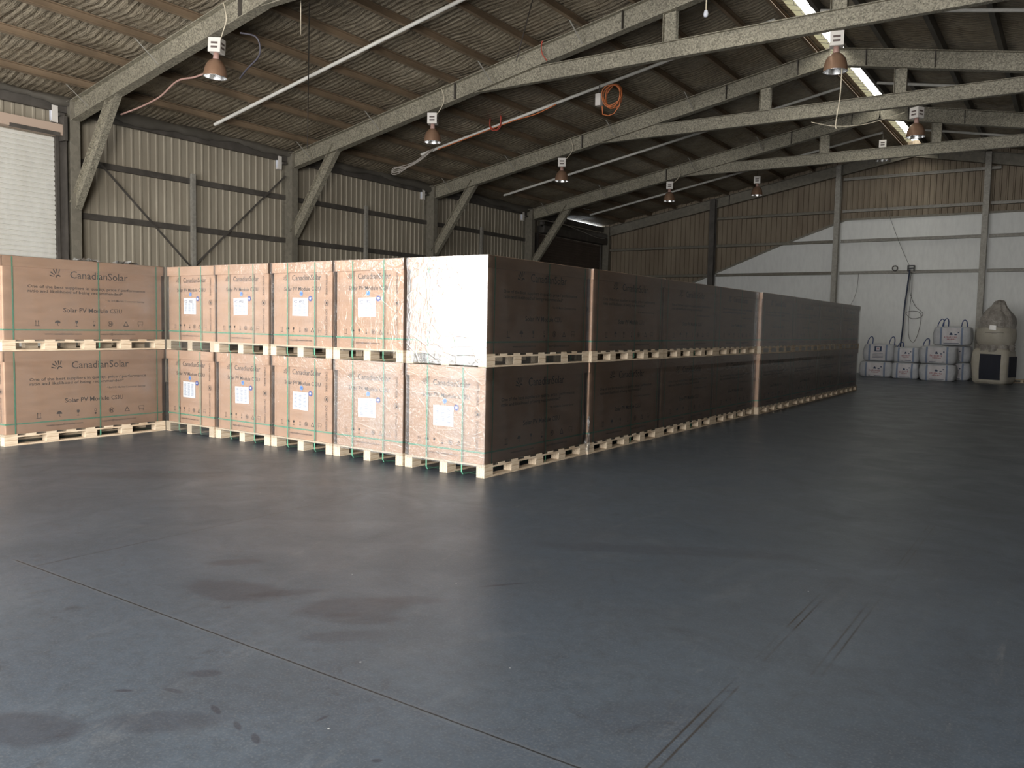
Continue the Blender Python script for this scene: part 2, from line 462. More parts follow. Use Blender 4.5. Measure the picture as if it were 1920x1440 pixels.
class Face:
    """a flat drawing surface: 2D (u right, v up) mapped into 3D, drawn as thin ink faces"""
    def __init__(s, mb, origin, right, up, off):
        s.mb = mb; s.o = Vector(origin); s.r = Vector(right); s.u = Vector(up)
        s.n = s.r.cross(s.u); s.off = off
    def P(s, u, v, lift=0): return s.o+s.r*u+s.u*v+s.n*(s.off+lift)
    def text(s, txt, u, v, width, height=None, mat='ink', bold=.01, rot=0, shear=0, lift=0):
        vs, fs = text2d(txt, bold, shear)
        w = max(x for x, y in vs); k = width/w
        ky = k if height is None else height/.7
        ca, sa = math.cos(rot), math.sin(rot)
        s.mb.add([s.P(u+ca*x*k-sa*y*ky, v+sa*x*k+ca*y*ky, lift) for x, y in vs], fs, mat)
    def poly(s, pts, mat='ink', lift=0):
        s.mb.add([s.P(a, b, lift) for a, b in pts], [tuple(range(len(pts)))], mat)
    def rect(s, a, b, c, d, mat='ink', lift=0): s.poly([(a, b), (c, b), (c, d), (a, d)], mat, lift)
    def stroke(s, pts, w, mat='ink', closed=False, lift=0):
        n = len(pts)
        for i in range(n if closed else n-1):
            a = Vector(pts[i]); b = Vector(pts[(i+1) % n]); d = (b-a)
            if d.length < 1e-7: continue
            d.normalize(); q = Vector((-d.y, d.x))*w/2; e = d*w*.3
            s.poly([tuple(a-e-q), tuple(b+e-q), tuple(b+e+q), tuple(a-e+q)], mat, lift)
    def disc(s, u, v, r, mat='ink', n=20, lift=0, a0=0, a1=2*math.pi):
        s.poly([(u+r*math.cos(a0+(a1-a0)*i/n), v+r*math.sin(a0+(a1-a0)*i/n)) for i in range(n if a1-a0 > 6.2 else n+1)], mat, lift)
    def ring(s, u, v, r, w, mat='ink', n=20, a0=0, a1=2*math.pi):
        pts = [(u+r*math.cos(a0+(a1-a0)*i/n), v+r*math.sin(a0+(a1-a0)*i/n)) for i in range(n+1)]
        s.stroke(pts, w, mat)

def logo(f, u, v, h):
    """half-sun mark: five tapering rays over a small arc"""
    cx, cy = u+h*.78, v+h*.05
    for a, l0, l1, w in ((168, .42, .95, .15), (143, .42, 1.02, .15), (118, .42, 1.05, .15), (96, .45, 1.08, .15), (76, .5, 1.02, .13)):
        a = math.radians(a); d = Vector((math.cos(a), math.sin(a))); q = Vector((-d.y, d.x))
        p0 = Vector((cx, cy))+d*h*l0; p1 = Vector((cx, cy))+d*h*l1
        f.poly([tuple(p0-q*h*w*.25), tuple(p1-q*h*w*.55), tuple(p1+q*h*w*.55), tuple(p0+q*h*w*.25)])
    f.ring(cx+h*.08, cy, h*.26, h*.13, n=10, a0=math.radians(35), a1=math.radians(180))

def icons(f, us, v, h):
    w = h*.09
    u = us[0]   # this way up
    for q in (-.22, .22):
        f.stroke([(u+q*h, v-.4*h), (u+q*h, v+.3*h)], w); f.poly([(u+q*h-.14*h, v+.25*h), (u+q*h+.14*h, v+.25*h), (u+q*h, v+.5*h)])
    f.stroke([(u-.4*h, v-.5*h), (u+.4*h, v-.5*h)], w)
    u = us[1]   # umbrella
    f.disc(u, v, h*.5, n=12, a0=0, a1=math.pi); f.stroke([(u, v), (u, v-.35*h), (u+.15*h, v-.45*h)], w)
    u = us[2]   # glass
    f.poly([(u-.25*h, v+.5*h), (u-.22*h, v+.1*h), (u, v-.08*h), (u+.22*h, v+.1*h), (u+.25*h, v+.5*h)])
    f.stroke([(u, v-.05*h), (u, v-.5*h)], w*.8); f.stroke([(u-.2*h, v-.52*h), (u+.2*h, v-.52*h)], w)
    u = us[3]   # stacking limit
    f.rect(u-.16*h, v-.5*h, u+.16*h, v-.15*h); f.stroke([(u-.16*h, v+.1*h), (u+.16*h, v+.1*h), (u+.16*h, v+.45*h), (u-.16*h, v+.45*h)], w*.7, closed=True)
    u = us[4]   # circled mark
    f.ring(u, v, h*.45, w); f.stroke([(u-.18*h, v-.25*h), (u-.18*h, v+.25*h), (u+.18*h, v-.25*h), (u+.18*h, v+.25*h)], w*1.3)
    u = us[5]   # recycling triangle
    f.stroke([(u-.45*h, v-.4*h), (u+.45*h, v-.4*h), (u, v+.42*h)], w*1.4, closed=True)
    u = us[6]   # clamp here
    f.stroke([(u-.5*h, v-.1*h), (u+.5*h, v-.1*h), (u+.5*h, v+.45*h), (u-.5*h, v+.45*h)], w*.7, closed=True)
    for q in (-.35, .35): f.stroke([(u+q*h, v-.5*h), (u+q*h, v-.1*h)], w)

# ------------------------------------------------------------------ structure of the shed
XW, XR, XL = -17.30, -5.18, -17.30          # left column face, ridge
XRW = 2*XR-XW                               # right column face
SLOPE = (8.2124-5.9329)/(XR-XW)
def ztop(x): return 5.9329+SLOPE*(min(x, 2*XR-x)-XW)     # top of rafter
WALL_X = -17.76
YF = [9.104, 14.898, 20.693, 26.487]
YE = 32.676
Y0 = REAR_Y

b = MB(); b.box(-18, 7.8, Y0-.2, YE+.3, -.2, 0, 'concrete'); struct(b.build('floor'))

def ribbed(b, axis, a0, a1, zlo, zhi, at, mat, period=.2, depth=.02, sgn=1):
    """trapezoid-ribbed sheet; axis 'y' runs along y at x=at, 'x' runs along x at y=at; zhi may be a function"""
    prof = [(0, 0), (.60, 0), (.68, 1), (.86, 1), (.94, 0), (1.0, 0)]
    n = int(math.ceil((a1-a0)/period)); pts = []
    for i in range(n):
        for p, d in prof[:-1]:
            s = a0+(i+p)*period
            if s <= a1: pts.append((s, d))
    pts.append((a1, 0))
    vs = []; fs = []
    for s, d in pts:
        z1 = zhi(s) if callable(zhi) else zhi
        z0 = zlo(s) if callable(zlo) else zlo
        q = at+sgn*d*depth
        vs += [(q, s, z0), (q, s, z1)] if axis == 'y' else [(s, q, z0), (s, q, z1)]
    for i in range(len(pts)-1): fs.append((2*i, 2*i+2, 2*i+3, 2*i+1))
    b.add(vs, fs, mat)

D1 = (3.35, 8.86, 5.20); D2 = (27.35, 32.5, 5.12)
b = MB()
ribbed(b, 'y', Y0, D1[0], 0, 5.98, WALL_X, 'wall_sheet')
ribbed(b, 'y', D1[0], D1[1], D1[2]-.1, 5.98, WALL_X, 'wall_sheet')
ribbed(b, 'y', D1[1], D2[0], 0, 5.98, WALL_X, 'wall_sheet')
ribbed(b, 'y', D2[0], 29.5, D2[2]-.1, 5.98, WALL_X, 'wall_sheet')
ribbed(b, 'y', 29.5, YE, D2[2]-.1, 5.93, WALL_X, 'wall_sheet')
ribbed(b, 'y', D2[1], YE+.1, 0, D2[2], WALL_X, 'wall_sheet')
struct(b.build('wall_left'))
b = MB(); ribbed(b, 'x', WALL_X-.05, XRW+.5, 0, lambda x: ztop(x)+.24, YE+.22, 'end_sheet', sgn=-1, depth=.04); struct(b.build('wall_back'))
b = MB(); b.box(XRW+.45, XRW+.5, Y0, YE+.3, 0, 6.2, 'wall_sheet'); struct(b.build('wall_right'))
b = MB()
b.box(WALL_X-.05, DOOR_X0, Y0-.1, Y0, 0, 8.5, 'wall_sheet'); b.box(DOOR_X1, XRW+.5, Y0-.1, Y0, 0, 8.5, 'wall_sheet')
b.box(DOOR_X0, DOOR_X1, Y0-.1, Y0, DOOR_Z1, 8.5, 'wall_sheet')
struct(b.build('wall_front'))

# smooth painted panel lining low on the end wall, with the sloping top of a lower roof line
b = MB()
yp = YE+.14
def zpanel(x): return min(5.70, 3.44+.375*(x+13.3)) if x < -7.39 else 5.70
pts = [(WALL_X, 0), (XRW+.4, 0), (XRW+.4, 5.70), (-7.39, 5.70), (-9.85, 4.83), (-13.3, 3.46), (WALL_X, 1.72)]
b.prism(pts, 'y', yp-.02, yp+.02, 'panel_white'); struct(b.build('wall_lining'))
b = MB()
tp = [(WALL_X, 1.72), (-13.3, 3.46), (-9.85, 4.83), (-7.39, 5.70), (XRW+.4, 5.70)]
for p, q in zip(tp[:-1], tp[1:]):
    b.bar((p[0], yp-.05, p[1]), (q[0], yp-.05, q[1]), EY, Vector((-(q[1]-p[1]), 0, q[0]-p[0])).normalized(), 0, .02, .06, .07, 'galvanised_dull')
struct(b.build('trim_1'))
# crumbs of sealing foam along the sloping trim
# roof blanket
PURL_L = [-16.67, -15.39, -14.26, -13.14, -12.02, -10.92, -9.80, -8.66, -7.50, -6.38, -5.58]
PURL_R = [-4.78, -3.90, -2.78, -1.62, -.48, .66, 1.80]
def roof_side(name, xa, xb, purl, gapedge):
    b = MB(); nx = 110; ny = 150; vs = []; fs = []
    ps = sorted(purl)
    rnd = random.Random(3)
    ph = [rnd.uniform(0, 6.28) for _ in range(8)]
    for i in range(nx+1):
        x = xa+(xb-xa)*i/nx
        # sag between purlins
        near = min(abs(x-p) for p in ps)
        for j in range(ny+1):
            y = Y0+(YE+.3-Y0)*j/ny
            sag = .05*min(1, near/.5)**1.0*(1+.5*math.sin(y*1.7+ph[0]+x)+.4*math.sin(y*.6+ph[1]))
            z = ztop(x)+.185-sag*.9+.012*math.sin(x*9+y*3+ph[2])*math.sin(y*5+ph[3])
            vs.append((x, y, z))
    for i in range(nx):
        for j in range(ny):
            a = i*(ny+1)+j; fs.append((a, a+1, a+ny+2, a+ny+1))
    b.add(vs, fs, 'foil_blanket', True)
    # outer roof sheet above it
    za, zb = ztop(xa)+.27, ztop(xb)+.27
    b.add([(xa, Y0-.1, za), (xb, Y0-.1, zb), (xb, YE+.4, zb), (xa, YE+.4, za)], [(0, 1, 2, 3)], 'galvanised_dull')
    struct(b.build(name))
roof_side('ceiling', WALL_X-.05, -5.42, PURL_L, -5.42)
roof_side('ceiling_far_slope', XRW+.5, -4.92, PURL_R, -4.92)
b = MB()
zr = ztop(XR)+.26
b.add([(-5.50, Y0-.1, zr-.02), (-5.17, Y0-.1, zr+.03), (-4.85, Y0-.1, zr-.02), (-5.50, YE+.4, zr-.02), (-5.17, YE+.4, zr+.03), (-4.85, YE+.4, zr-.02)],
      [(0, 1, 4, 3), (1, 2, 5, 4)], 'skylight_sheet')
sk = b.build('window_1'); struct(sk)
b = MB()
b.add([(-5.52, Y0, zr-.10), (-5.30, Y0, zr-.045), (-5.30, YE+.2, zr-.045), (-5.52, YE+.2, zr-.10)], [(0, 1, 2, 3)], 'skylight_edge_glow')
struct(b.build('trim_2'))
b = MB()   # wire netting under the skylight
rnd = random.Random(5)
y = 4.0
while y < YE:
    a, c_ = rnd.uniform(-.05, .05), rnd.uniform(-.05, .05)
    b.tube([(-5.46, y+a, zr-.10), (-5.3, y+.1+a, zr-.11), (-5.18, y+.05, zr-.12), (-5.03, y+.12+c_, zr-.11), (-4.88, y+.02+c_, zr-.10)], .006, 'wire_dark', 4)
    y += .34
for xx in (-5.27, -5.06):
    b.tube([(xx+.035*math.sin(i*1.9), 4+i*.17, zr-.115) for i in range(int((YE-4)/.17))], .006, 'wire_dark', 4)
tag(b.build('wire_netting'), 'wire netting stretched under the bright ridge skylight', 'wire netting')

# purlins
def nth(i): return ['first','second','third','fourth','fifth','sixth','seventh','eighth','ninth','tenth','eleventh','twelfth'][i]
sl = Vector((1, 0, SLOPE)).normalized()
for i, x in enumerate(PURL_L):
    b = MB(); z = ztop(x)+.088
    side = sl
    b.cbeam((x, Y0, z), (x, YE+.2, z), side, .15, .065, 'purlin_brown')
    tag(b.build('roof_purlin'), f'brown steel roof purlin on the left slope, {nth(i)} up from the left eaves', 'purlin', 'left slope roof purlins')
sr = Vector((-1, 0, SLOPE)).normalized()
for i, x in enumerate(PURL_R):
    b = MB(); z = ztop(x)+.088
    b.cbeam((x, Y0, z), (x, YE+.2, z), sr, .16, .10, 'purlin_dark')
    tag(b.build('roof_purlin'), f'dark roof purlin on the right slope, {nth(i)} down from the ridge skylight', 'purlin', 'right slope roof purlins')

# portal frames
DB = .4073
RNAME = ['nearest', 'second', 'third', 'fourth']
def portal(y, label, mat_, far=False):
    e = empty('portal_frame', (XW, y, 0), label, 'steel frame', 'galvanised steel portal frames')
    L = lambda x, z: (x-XW, 0, z)
    def col_(xc, s):
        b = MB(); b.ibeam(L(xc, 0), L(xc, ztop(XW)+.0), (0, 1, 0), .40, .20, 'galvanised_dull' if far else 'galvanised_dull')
        b.box(xc-XW-.2, xc-XW+.2, -.1, .1, 5.915, 5.935, 'galvanised_dull')
        b.box(xc-XW-.25, xc-XW+.25, -.15, .15, 0, .02, 'galvanised_dull')
        return b.build('column', e)
    col_(XW-.2, 1); col_(XRW+.2, -1)
    c = math.cos(math.atan(SLOPE))
    for s in (1, -1):
        b = MB()
        xa = XW if s == 1 else XRW
        p0 = Vector(L(xa, ztop(xa)-DB/2*1.0)); p1 = Vector(L(XR, ztop(XR)-DB/2))
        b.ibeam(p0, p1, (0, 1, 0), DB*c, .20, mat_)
        for xs in ((-11.9, -7.72, -5.95) if s == 1 else (-4.4, -2.95)):
            zt = ztop(xs)
            b.box(xs-XW-.008, xs-XW+.008, -.083, .083, zt-DB+.012, zt-.014, 'dark_steel')
        b.build('rafter', e)
        if not far and s == 1:
            for xs in (-16.67, -14.26, -10.92, -8.66):
                b = MB(); q0 = Vector((xs-XW, -.52, ztop(xs)+.03)); q1 = Vector((xs-XW+.08, -.10, ztop(xs)-DB+.06)); d = (q1-q0).normalized()
                b.bar(q0, q1, EX, EX.cross(d).normalized(), 0, 0, .028, .005, 'galvanised_post')
                b.build('fly_brace', e)
    if far: return e
    # knee braces
    for s in (1, -1):
        b = MB()
        x0, x1 = XW+.06, -15.86
        q0, q1 = Vector((x0, 0, 3.93)), Vector((x1, 0, ztop(x1)-DB-.01)); dq = (q1-q0).normalized(); q0 -= dq*.16; q1 += dq*.16
        if s == -1: q0.x = 2*XR-q0.x; q1.x = 2*XR-q1.x
        q0.x -= XW; q1.x -= XW
        b.ibeam(q0, q1, (0, 1, 0), .27, .14, mat_, .012, .01)
        b.build('knee_brace', e)
    # collar beam
    b = MB(); xl, xr = -11.35, 2*XR+11.35
    zb, zt = 6.655, 6.955
    ix = -9.72
    pw = [(xl-XW, zb), (xr-XW, zb), (2*XR-ix-XW, zt), (ix-XW, zt)]
    b.prism(pw, 'y', -.0075, .0075, mat_)
    b.box(xl-XW-.0, xr-XW, -.065, .065, zb-.012, zb+.002, mat_)
    b.box(ix-XW, 2*XR-ix-XW, -.065, .065, zt-.002, zt+.012, mat_)
    b.build('collar_beam', e)
    for xs in (-6.72, 2*XR+6.72):
        b = MB()
        b.ibeam(L(xs, 6.965), L(xs, ztop(xs)-DB), (0, 1, 0), .27, .13, mat_, .01, .01)
        b.build('strut', e)
    return e
for k, y in enumerate(YF):
    portal(y, f'galvanised steel portal frame with knee brace and collar beam, {RNAME[k]} to the camera', 'galvanised')
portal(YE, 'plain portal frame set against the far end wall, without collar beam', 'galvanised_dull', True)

# eaves beam and hanging blanket edge
b = MB(); b.cbeam((WALL_X+.16, Y0, 5.82), (WALL_X+.16, YE, 5.82), (-1, 0, 0), .2, .07, 'dark_steel')
tag(b.build('eaves_beam'), 'dark steel eaves beam running along the top of the left wall', 'steel beam')
b = MB(); vs = []; fs = []; rnd = random.Random(11); N = 240
for i in range(N+1):
    y = Y0+(29.3-Y0)*i/N
    dz = .10+.05*math.sin(y*1.3)+.03*math.sin(y*3.7)+rnd.uniform(-.02, .02)
    vs += [(WALL_X+.03, y, 6.05), (WALL_X+.24, y, 6.02-.02*math.sin(y*4)), (WALL_X+.30+.03*math.sin(y*2.3), y, 5.98-dz), (WALL_X+.22, y, 5.93-dz)]
for i in range(N):
    for k in range(3):
        a = 4*i+k; fs.append((a, a+4, a+5, a+1))
b.add(vs, fs, 'purlin_dark', True)
struct(b.build('trim_4'))

# wall girts, mid-bay posts, cross bracing on left wall
GX = WALL_X+.028
def girt_y(y0, y1, z, label):
    b = MB(); b.cbeam((GX+.07, y0, z), (GX+.07, y1, z), (-1, 0, 0), .13, .06, 'dark_steel')
    tag(b.build('wall_girt'), label, 'girt', 'left wall girts')
bays = [(YF[0]+.01, YF[1]-.01), (YF[1]+.01, YF[2]-.01), (YF[2]+.01, YF[3]-.01)]
bn = ['first', 'second', 'third']
for k, (a, c_) in enumerate(bays):
    for z, nm in ((4.79, 'upper'), (3.66, 'lower')):
        girt_y(a, c_, z, f'{nm} horizontal wall girt in the {bn[k]} corrugated bay of the left wall')
for z, nm in ((2.4, ''), (1.2, '')): pass
for k, y in enumerate((12.05, 17.85, 23.6)):
    b = MB(); b.box(-.03, .03, -.045, .045, 0, 4.95, 'galvanised_post'); b.box(-.06, .03, -.055, -.045, 0, 4.95, 'galvanised_post')
    o = b.build('wall_stud', None, (GX+.15, y, 0))
    tag(o, f'slim galvanised upright in the middle of the {bn[k]} left wall bay', 'upright', 'mid-bay uprights')
for (p, q, lb) in (((GX+.17, 9.75, 4.82), (GX+.17, 12.0, 2.7), 'thin diagonal brace rod falling from the nearest column to the mid-bay upright'),
                   ((GX+.17, 14.8, 5.34), (GX+.17, 11.8, 2.55), 'thin diagonal brace rod falling from the second column towards the mid-bay upright')):
    b = MB(); d = (Vector(q)-Vector(p)).normalized()
    b.bar(p, q, EX, EX.cross(d).normalized(), 0, 0, .006, .05, 'dark_steel')
    tag(b.build('brace_strap'), lb, 'brace')

# end wall posts and girts
def zr_(x): return ztop(x)-.02
posts = [(-12.50, .32, 'dark_steel', 'dark steel wind post on the end wall, leftmost of those above the cartons'),
         (-7.66, .26, 'galvanised_post', 'galvanised wind post on the end wall, behind the far end of the carton row'),
         (-2.82, .26, 'galvanised_post', 'galvanised wind post on the end wall, behind the tall bulk bag'),
         (2.1, .26, 'galvanised_post', 'galvanised wind post on the end wall, off to the right')]
for x, w_, mt, lb in posts[:3]:
    b = MB(); b.ibeam((0, 0, 0), (0, 0, ztop(x)-.06), (1, 0, 0), .22, w_*.7, mt, .014, .01)
    o = b.build('end_wall_post', None, (x, YE-.03 - .16, 0)); tag(o, lb, 'steel post', 'end wall posts')
def girt_x(x0, x1, z, mt, lb):
    b = MB(); b.cbeam((x0, YE+.03, z), (x1, YE+.03, z), (0, -1, 0), .11, .07, mt)
    tag(b.build('end_wall_girt'), lb, 'girt', 'end wall girts')
segs = [(WALL_X+.1, -12.62, 'left of the dark post'), (-12.38, -7.78, 'between the dark post and the first pale post'),
        (-7.54, -2.94, 'between the two pale posts'), (-2.70, 6.9, 'right of the last pale post')]
for zi, (z, nm) in enumerate(((3.73, 'lowest'), (4.91, 'second'), (6.02, 'third'), (7.2, 'topmost'))):
    for si, (a, c_, w_) in enumerate(segs):
        if z == 4.91 and si == 0: pass
        if z == 6.02 and si == 0: continue
        if z == 6.02 and si == 1: a = a
        if z == 7.2 and si != 2: continue
        mt = 'galvanised_post' if si >= 2 else 'galvanised_dull'
        girt_x(a, min(c_, 6.9) if z != 7.2 else -2.45, z, mt, f'{nm} girt on the end wall, {w_}')

# white conduits under the purlins in the middle of each bay
cn = ['nearest', 'second', 'third', 'farthest']
for k, (y, x0) in enumerate(((12.0, -16.68), (17.8, -15.43), (23.59, -16.66), (29.45, -16.52))):
    b = MB(); b.tube([(0, 0, 0), (-5.65-x0, 0, (-5.65-x0)*SLOPE)], .038, 'conduit_paint', 10)
    o = b.build('bridging_pipe', None, (x0, y, ztop(x0)-.055)); tag(o, f'long pale pipe crossing under the left roof purlins, {cn[k]} of four', 'pipe', 'pale pipes under the purlins')
for k, y in enumerate((17.8, 23.59, 29.45)):
    x0 = -4.72; b = MB(); b.tube([(0, 0, 0), (6.2, 0, -6.2*SLOPE)], .038, 'conduit_paint', 10)
    o = b.build('bridging_pipe', None, (x0, y, ztop(x0)-.055)); tag(o, f'pale pipe crossing under the right roof slope, {cn[k]} of three', 'pipe', 'pale pipes under the purlins')

# roof bracing rods
def rod(p, q, lb, r=.011):
    b = MB(); p = Vector(p); q = Vector(q); b.tube([Vector((0, 0, 0)), q-p], r, 'wire_dark', 6)
    tag(b.build('brace_rod', None, tuple(p)), lb, 'brace', 'roof brace rods')
def onroof(x, y, o=-.13): return (x, y, ztop(x)+o)
rod(onroof(-11.2, 9.95), onroof(-16.6, 14.7), 'dark roof brace rod running to the top of the second column')
rod(onroof(-8.3, 12.6), onroof(-10.2, 14.8), 'dark roof brace rod ending high on the second rafter')

# ------------------------------------------------------------------ roller doors
def roller(name, y0, y1, ztp, mat_, guide, x=WALL_X+.06):
    b = MB(); n = int(ztp/.1); vs = []; fs = []
    prof = []
    for i in range(n):
        z = ztp-i*ztp/n
        prof += [(-.006, z), (.016, z-.010), (.024, z-.05), (.016, z-.082), (-.006, z-.090)]
    prof.append((0, 0))
    for d, z in prof: vs += [(x+d, y0, max(z, 0)), (x+d, y1, max(z, 0))]
    for i in range(len(prof)-1): fs.append((2*i, 2*i+2, 2*i+3, 2*i+1))
    b.add(vs, fs, mat_)
    o = struct(b.build(name))
    g = MB()
    for yy in (y0-.06, y1-.0):
        g.box(x-.05, x+.09, yy, yy+.06, 0, ztp+.02, guide)
    g.build('door_track', o)
    return o
d1 = roller('door_1', D1[0], D1[1], D1[2], 'roller_white', 'dark_steel')
b = MB(); b.box(WALL_X+.06, WALL_X+.30, D1[0]-.1, D1[1]+.12, 5.22, 5.44, 'skylight_trim'); 
MAT['door_head'] = NT('door_head').m
bsdf = MAT['door_head'].node_tree.nodes['Principled BSDF']; bsdf.inputs['Base Color'].default_value = (.50, .38, .30, 1); bsdf.inputs['Roughness'].default_value = .6
b.mats = ['door_head']; b.build('door_head', d1)
b = MB(); b.box(WALL_X+.28, WALL_X+.33, 7.9, 8.86, 5.20, 5.27, 'dark_steel'); b.box(WALL_X+.06, WALL_X+.36, 8.93, 9.0, 5.12, 5.62, 'dark_steel'); b.build('door_bracket', d1)
d2 = roller('door_2', D2[0], D2[1], D2[2], 'roller_dark', 'dark_steel')
b = MB(); b.box(WALL_X+.06, WALL_X+.4, D2[0], D2[1]+.05, 5.14, 5.42, 'dark_steel'); b.tube([(WALL_X+.30, D2[0], 5.5), (WALL_X+.30, D2[1], 5.5)], .12, 'dark_steel', 12); b.build('door_head', d2)
# dark jamb channel beside the near door
b = MB(); b.box(WALL_X+.03, WALL_X+.10, 8.93, 9.0, 0, 5.2, 'dark_steel'); b.box(WALL_X+.03, WALL_X+.28, 9.0, 9.02, 0, 5.2, 'dark_steel'); struct(b.build('trim_3'))

# small cream boxes beside column heads
for k, y in enumerate(YF):
    b = MB(); b.box(-.05, .05, -.06, .06, -.17, .17, 'cream_box' if 'cream_box' in MAT else 'white_enamel'); b.box(-.03, .03, -.075, -.06, -.13, .13, 'sticker_white')
    b.box(-.02, .12, .06, .17, -.03, .03, 'dark_steel')
    o = b.build('junction_box', None, (WALL_X+.12, y-.26, 5.66)); tag(o, f'small cream box beside the head of the {RNAME[k]} left column', 'electrical box', 'cream boxes at the column heads')

# ------------------------------------------------------------------ high bay lamps
def lamp_meshes():
    M = {}
    b = MB(); b.box(-.11, .11, -.1, .1, -.24, 0, 'white_enamel')
    for z in (-.09, -.16): b.box(-.06, .06, -.1035, -.1, z-.017, z+.017, 'vent_dark')
    for z in (-.09, -.16): b.box(.11, .1135, -.06, .06, z-.017, z+.017, 'vent_dark')
    M['ballast_box'] = b.mesh('ballast_box')
    b = MB(); b.lathe([(.0, -.24), (.048, -.24), (.05, -.3), (.055, -.36), (.0, -.362)], 'white_enamel', 20)
    b.mats = ['cord_pink']; M['neck'] = b.mesh('neck')
    pr = [(.05, -.345), (.075, -.35), (.12, -.385), (.158, -.44), (.182, -.51), (.195, -.59), (.2, -.645)]
    b = MB(); b.lathe(pr, 'copper_shade', 40)
    b.lathe([(r-.006, z+.002) for r, z in pr][::-1], 'shade_aluminium', 40)
    b.lathe([(.2, -.645), (.203, -.648), (.2, -.652), (.194, -.645)], 'shade_aluminium', 40)
    M['shade'] = b.mesh('shade')
    b = MB(); b.lathe([(.0, -.57), (.03, -.56), (.045, -.52), (.04, -.46), (.02, -.42), (.02, -.36)], 'bulb_glass', 20); M['bulb'] = b.mesh('bulb')
    b = MB(); b.tube([(0, 0, -.002), (0, 0, .045)], .008, 'dark_steel', 6); M['hook'] = b.mesh('hook')
    return M
LM = lamp_meshes()
def lamp(x, y, z, lb, rz=0, tilt=(0, 0), group='high bay lamps', drop=0):
    e = empty('high_bay_lamp', (x, y, z), lb, 'ceiling lamp', group, rz)
    e.rotation_euler = (tilt[0], tilt[1], rz)
    for nm in ('ballast_box', 'neck', 'shade', 'bulb', 'hook'):
        put(nm, LM[nm], e)
    if drop:
        b = MB(); b.tube([(0, 0, 0), (0, 0, drop)], .008, 'dark_steel', 6); b.build('hanger_rod', e)
    return e
lx = -12.58
lamps = [(lx, YF[0], 'copper shaded high bay lamp under the nearest left rafter, largest on the left', .5, (.0, .06)),
         (lx, YF[1], 'copper shaded high bay lamp under the second left rafter', .5, (0, 0)),
         (lx, YF[2], 'copper shaded high bay lamp under the third left rafter', .5, (0, 0)),
         (-11.78, YF[3], 'copper shaded high bay lamp under the fourth left rafter, before the end wall', .4, (0, 0))]
for x, y, lb, rz, tl in lamps:
    lamp(x, y, ztop(x)-DB-.058, lb, rz, tl)
lamp(-3.66, YF[1], 6.59, 'big bronze high bay lamp hanging from the second collar beam near the ridge', .25)
lamp(-3.27, YF[2], 6.59, 'bronze high bay lamp hanging from the third collar beam near the ridge', -.5)
lamp(-9.72, 29.4, 6.97, 'small far high bay lamp hanging before the sloping end rafter', .2, drop=ztop(-9.72)-6.97-.02)
lamp(-5.62, 29.4, 7.80, 'far high bay lamp with only its pale box showing above the fourth collar beam', .2, drop=ztop(-5.62)-7.80-.02)

# supply cables of the lamps
def cable(name, pts, r, mt, lb, cat='cable', group=None):
    b = MB(); p0 = Vector(pts[0]); b.tube([Vector(p)-p0 for p in smooth(pts)], r, mt, 6)
    return tag(b.build(name, None, tuple(p0)), lb, cat, group)
def smooth(pts, n=6):
    P = [Vector(p) for p in pts]
    if len(P) < 3: return P
    out = []
    for i in range(len(P)-1):
        a, b_, c_, d = P[max(i-1, 0)], P[i], P[i+1], P[min(i+2, len(P)-1)]
        for k in range(n):
            s = k/n
            out.append(.5*((2*b_)+(-a+c_)*s+(2*a-5*b_+4*c_-d)*s*s+(-a+3*b_-3*c_+d)*s**3))
    out.append(P[-1]); return out
for k, (x, y) in enumerate(((lx, YF[0]), (lx, YF[1]), (lx, YF[2]), (-11.78, YF[3]))):
    zt = ztop(x); z0 = zt-DB
    cable('lamp_cable', [(x+.12, y-.02, z0-.1), (x+.3, y-.1, z0-.02), (x+.42, y-.12, z0+.15), (x+.38, y-.12, z0+.34), (x+.32, y-.1, zt+.04)], .009, 'cord_cream',
          f'thin cream cable looping from the lamp box up the {RNAME[k]} rafter', 'cable', 'cream lamp cables')
cable('lamp_cable', [(lx-.15, YF[0], 5.84), (-13.3, 9.15, 5.83), (-13.9, 9.2, 5.86), (-14.6, 9.3, 5.70), (-15.3, 9.35, 5.62), (-16.1, 9.4, 5.58)], .018, 'cord_pink', 'thick pinkish cable sagging left from the nearest copper lamp')
cable('lamp_cable', [(-12.2, 9.3, 6.45), (-11.9, 9.4, 6.35), (-11.95, 9.5, 6.1), (-12.3, 9.5, 5.9), (-12.55, 9.55, 5.8)], .016, 'cord_violet', 'bundle of bluish cables curling behind the nearest copper lamp')
cable('pull_cord', [(-3.54, YF[1]-.05, 5.98), (-3.55, YF[1]-.05, 5.5), (-3.60, YF[1]-.05, 5.05), (-3.58, YF[1]-.05, 4.97)], .011, 'cord_cream', 'cream cord hanging straight down from the big bronze lamp')
b = MB(); b.tube([(0, 0, 0), (-.01, 0, -.75)], .014, 'cord_cream', 6); b.lathe([(0, -.88), (.035, -.87), (.045, -.82), (.03, -.76), (0, -.75)], 'sticker_white', 12, (-.01, 0, 0))
tag(b.build('hanging_plug', None, (-5.89, YF[1]-.3, 8.05)), 'white plug dangling on a short cord below the top of the second frame', 'plug')
cable('sag_wire', [(-3.5, YF[2]-.1, 6.5), (-4.3, YF[2]-.12, 6.33), (-5.0, YF[2]-.12, 6.36), (-5.55, YF[2]-.12, 6.52)], .009, 'cord_cream', 'thin wire sagging left from the third collar beam lamp')
cable('cable_tail', [(-10.9, 9.5, 6.8), (-10.9, 9.5, 6.25)], .007, 'cord_cream', 'short straight wire hanging right of the nearest lamp')
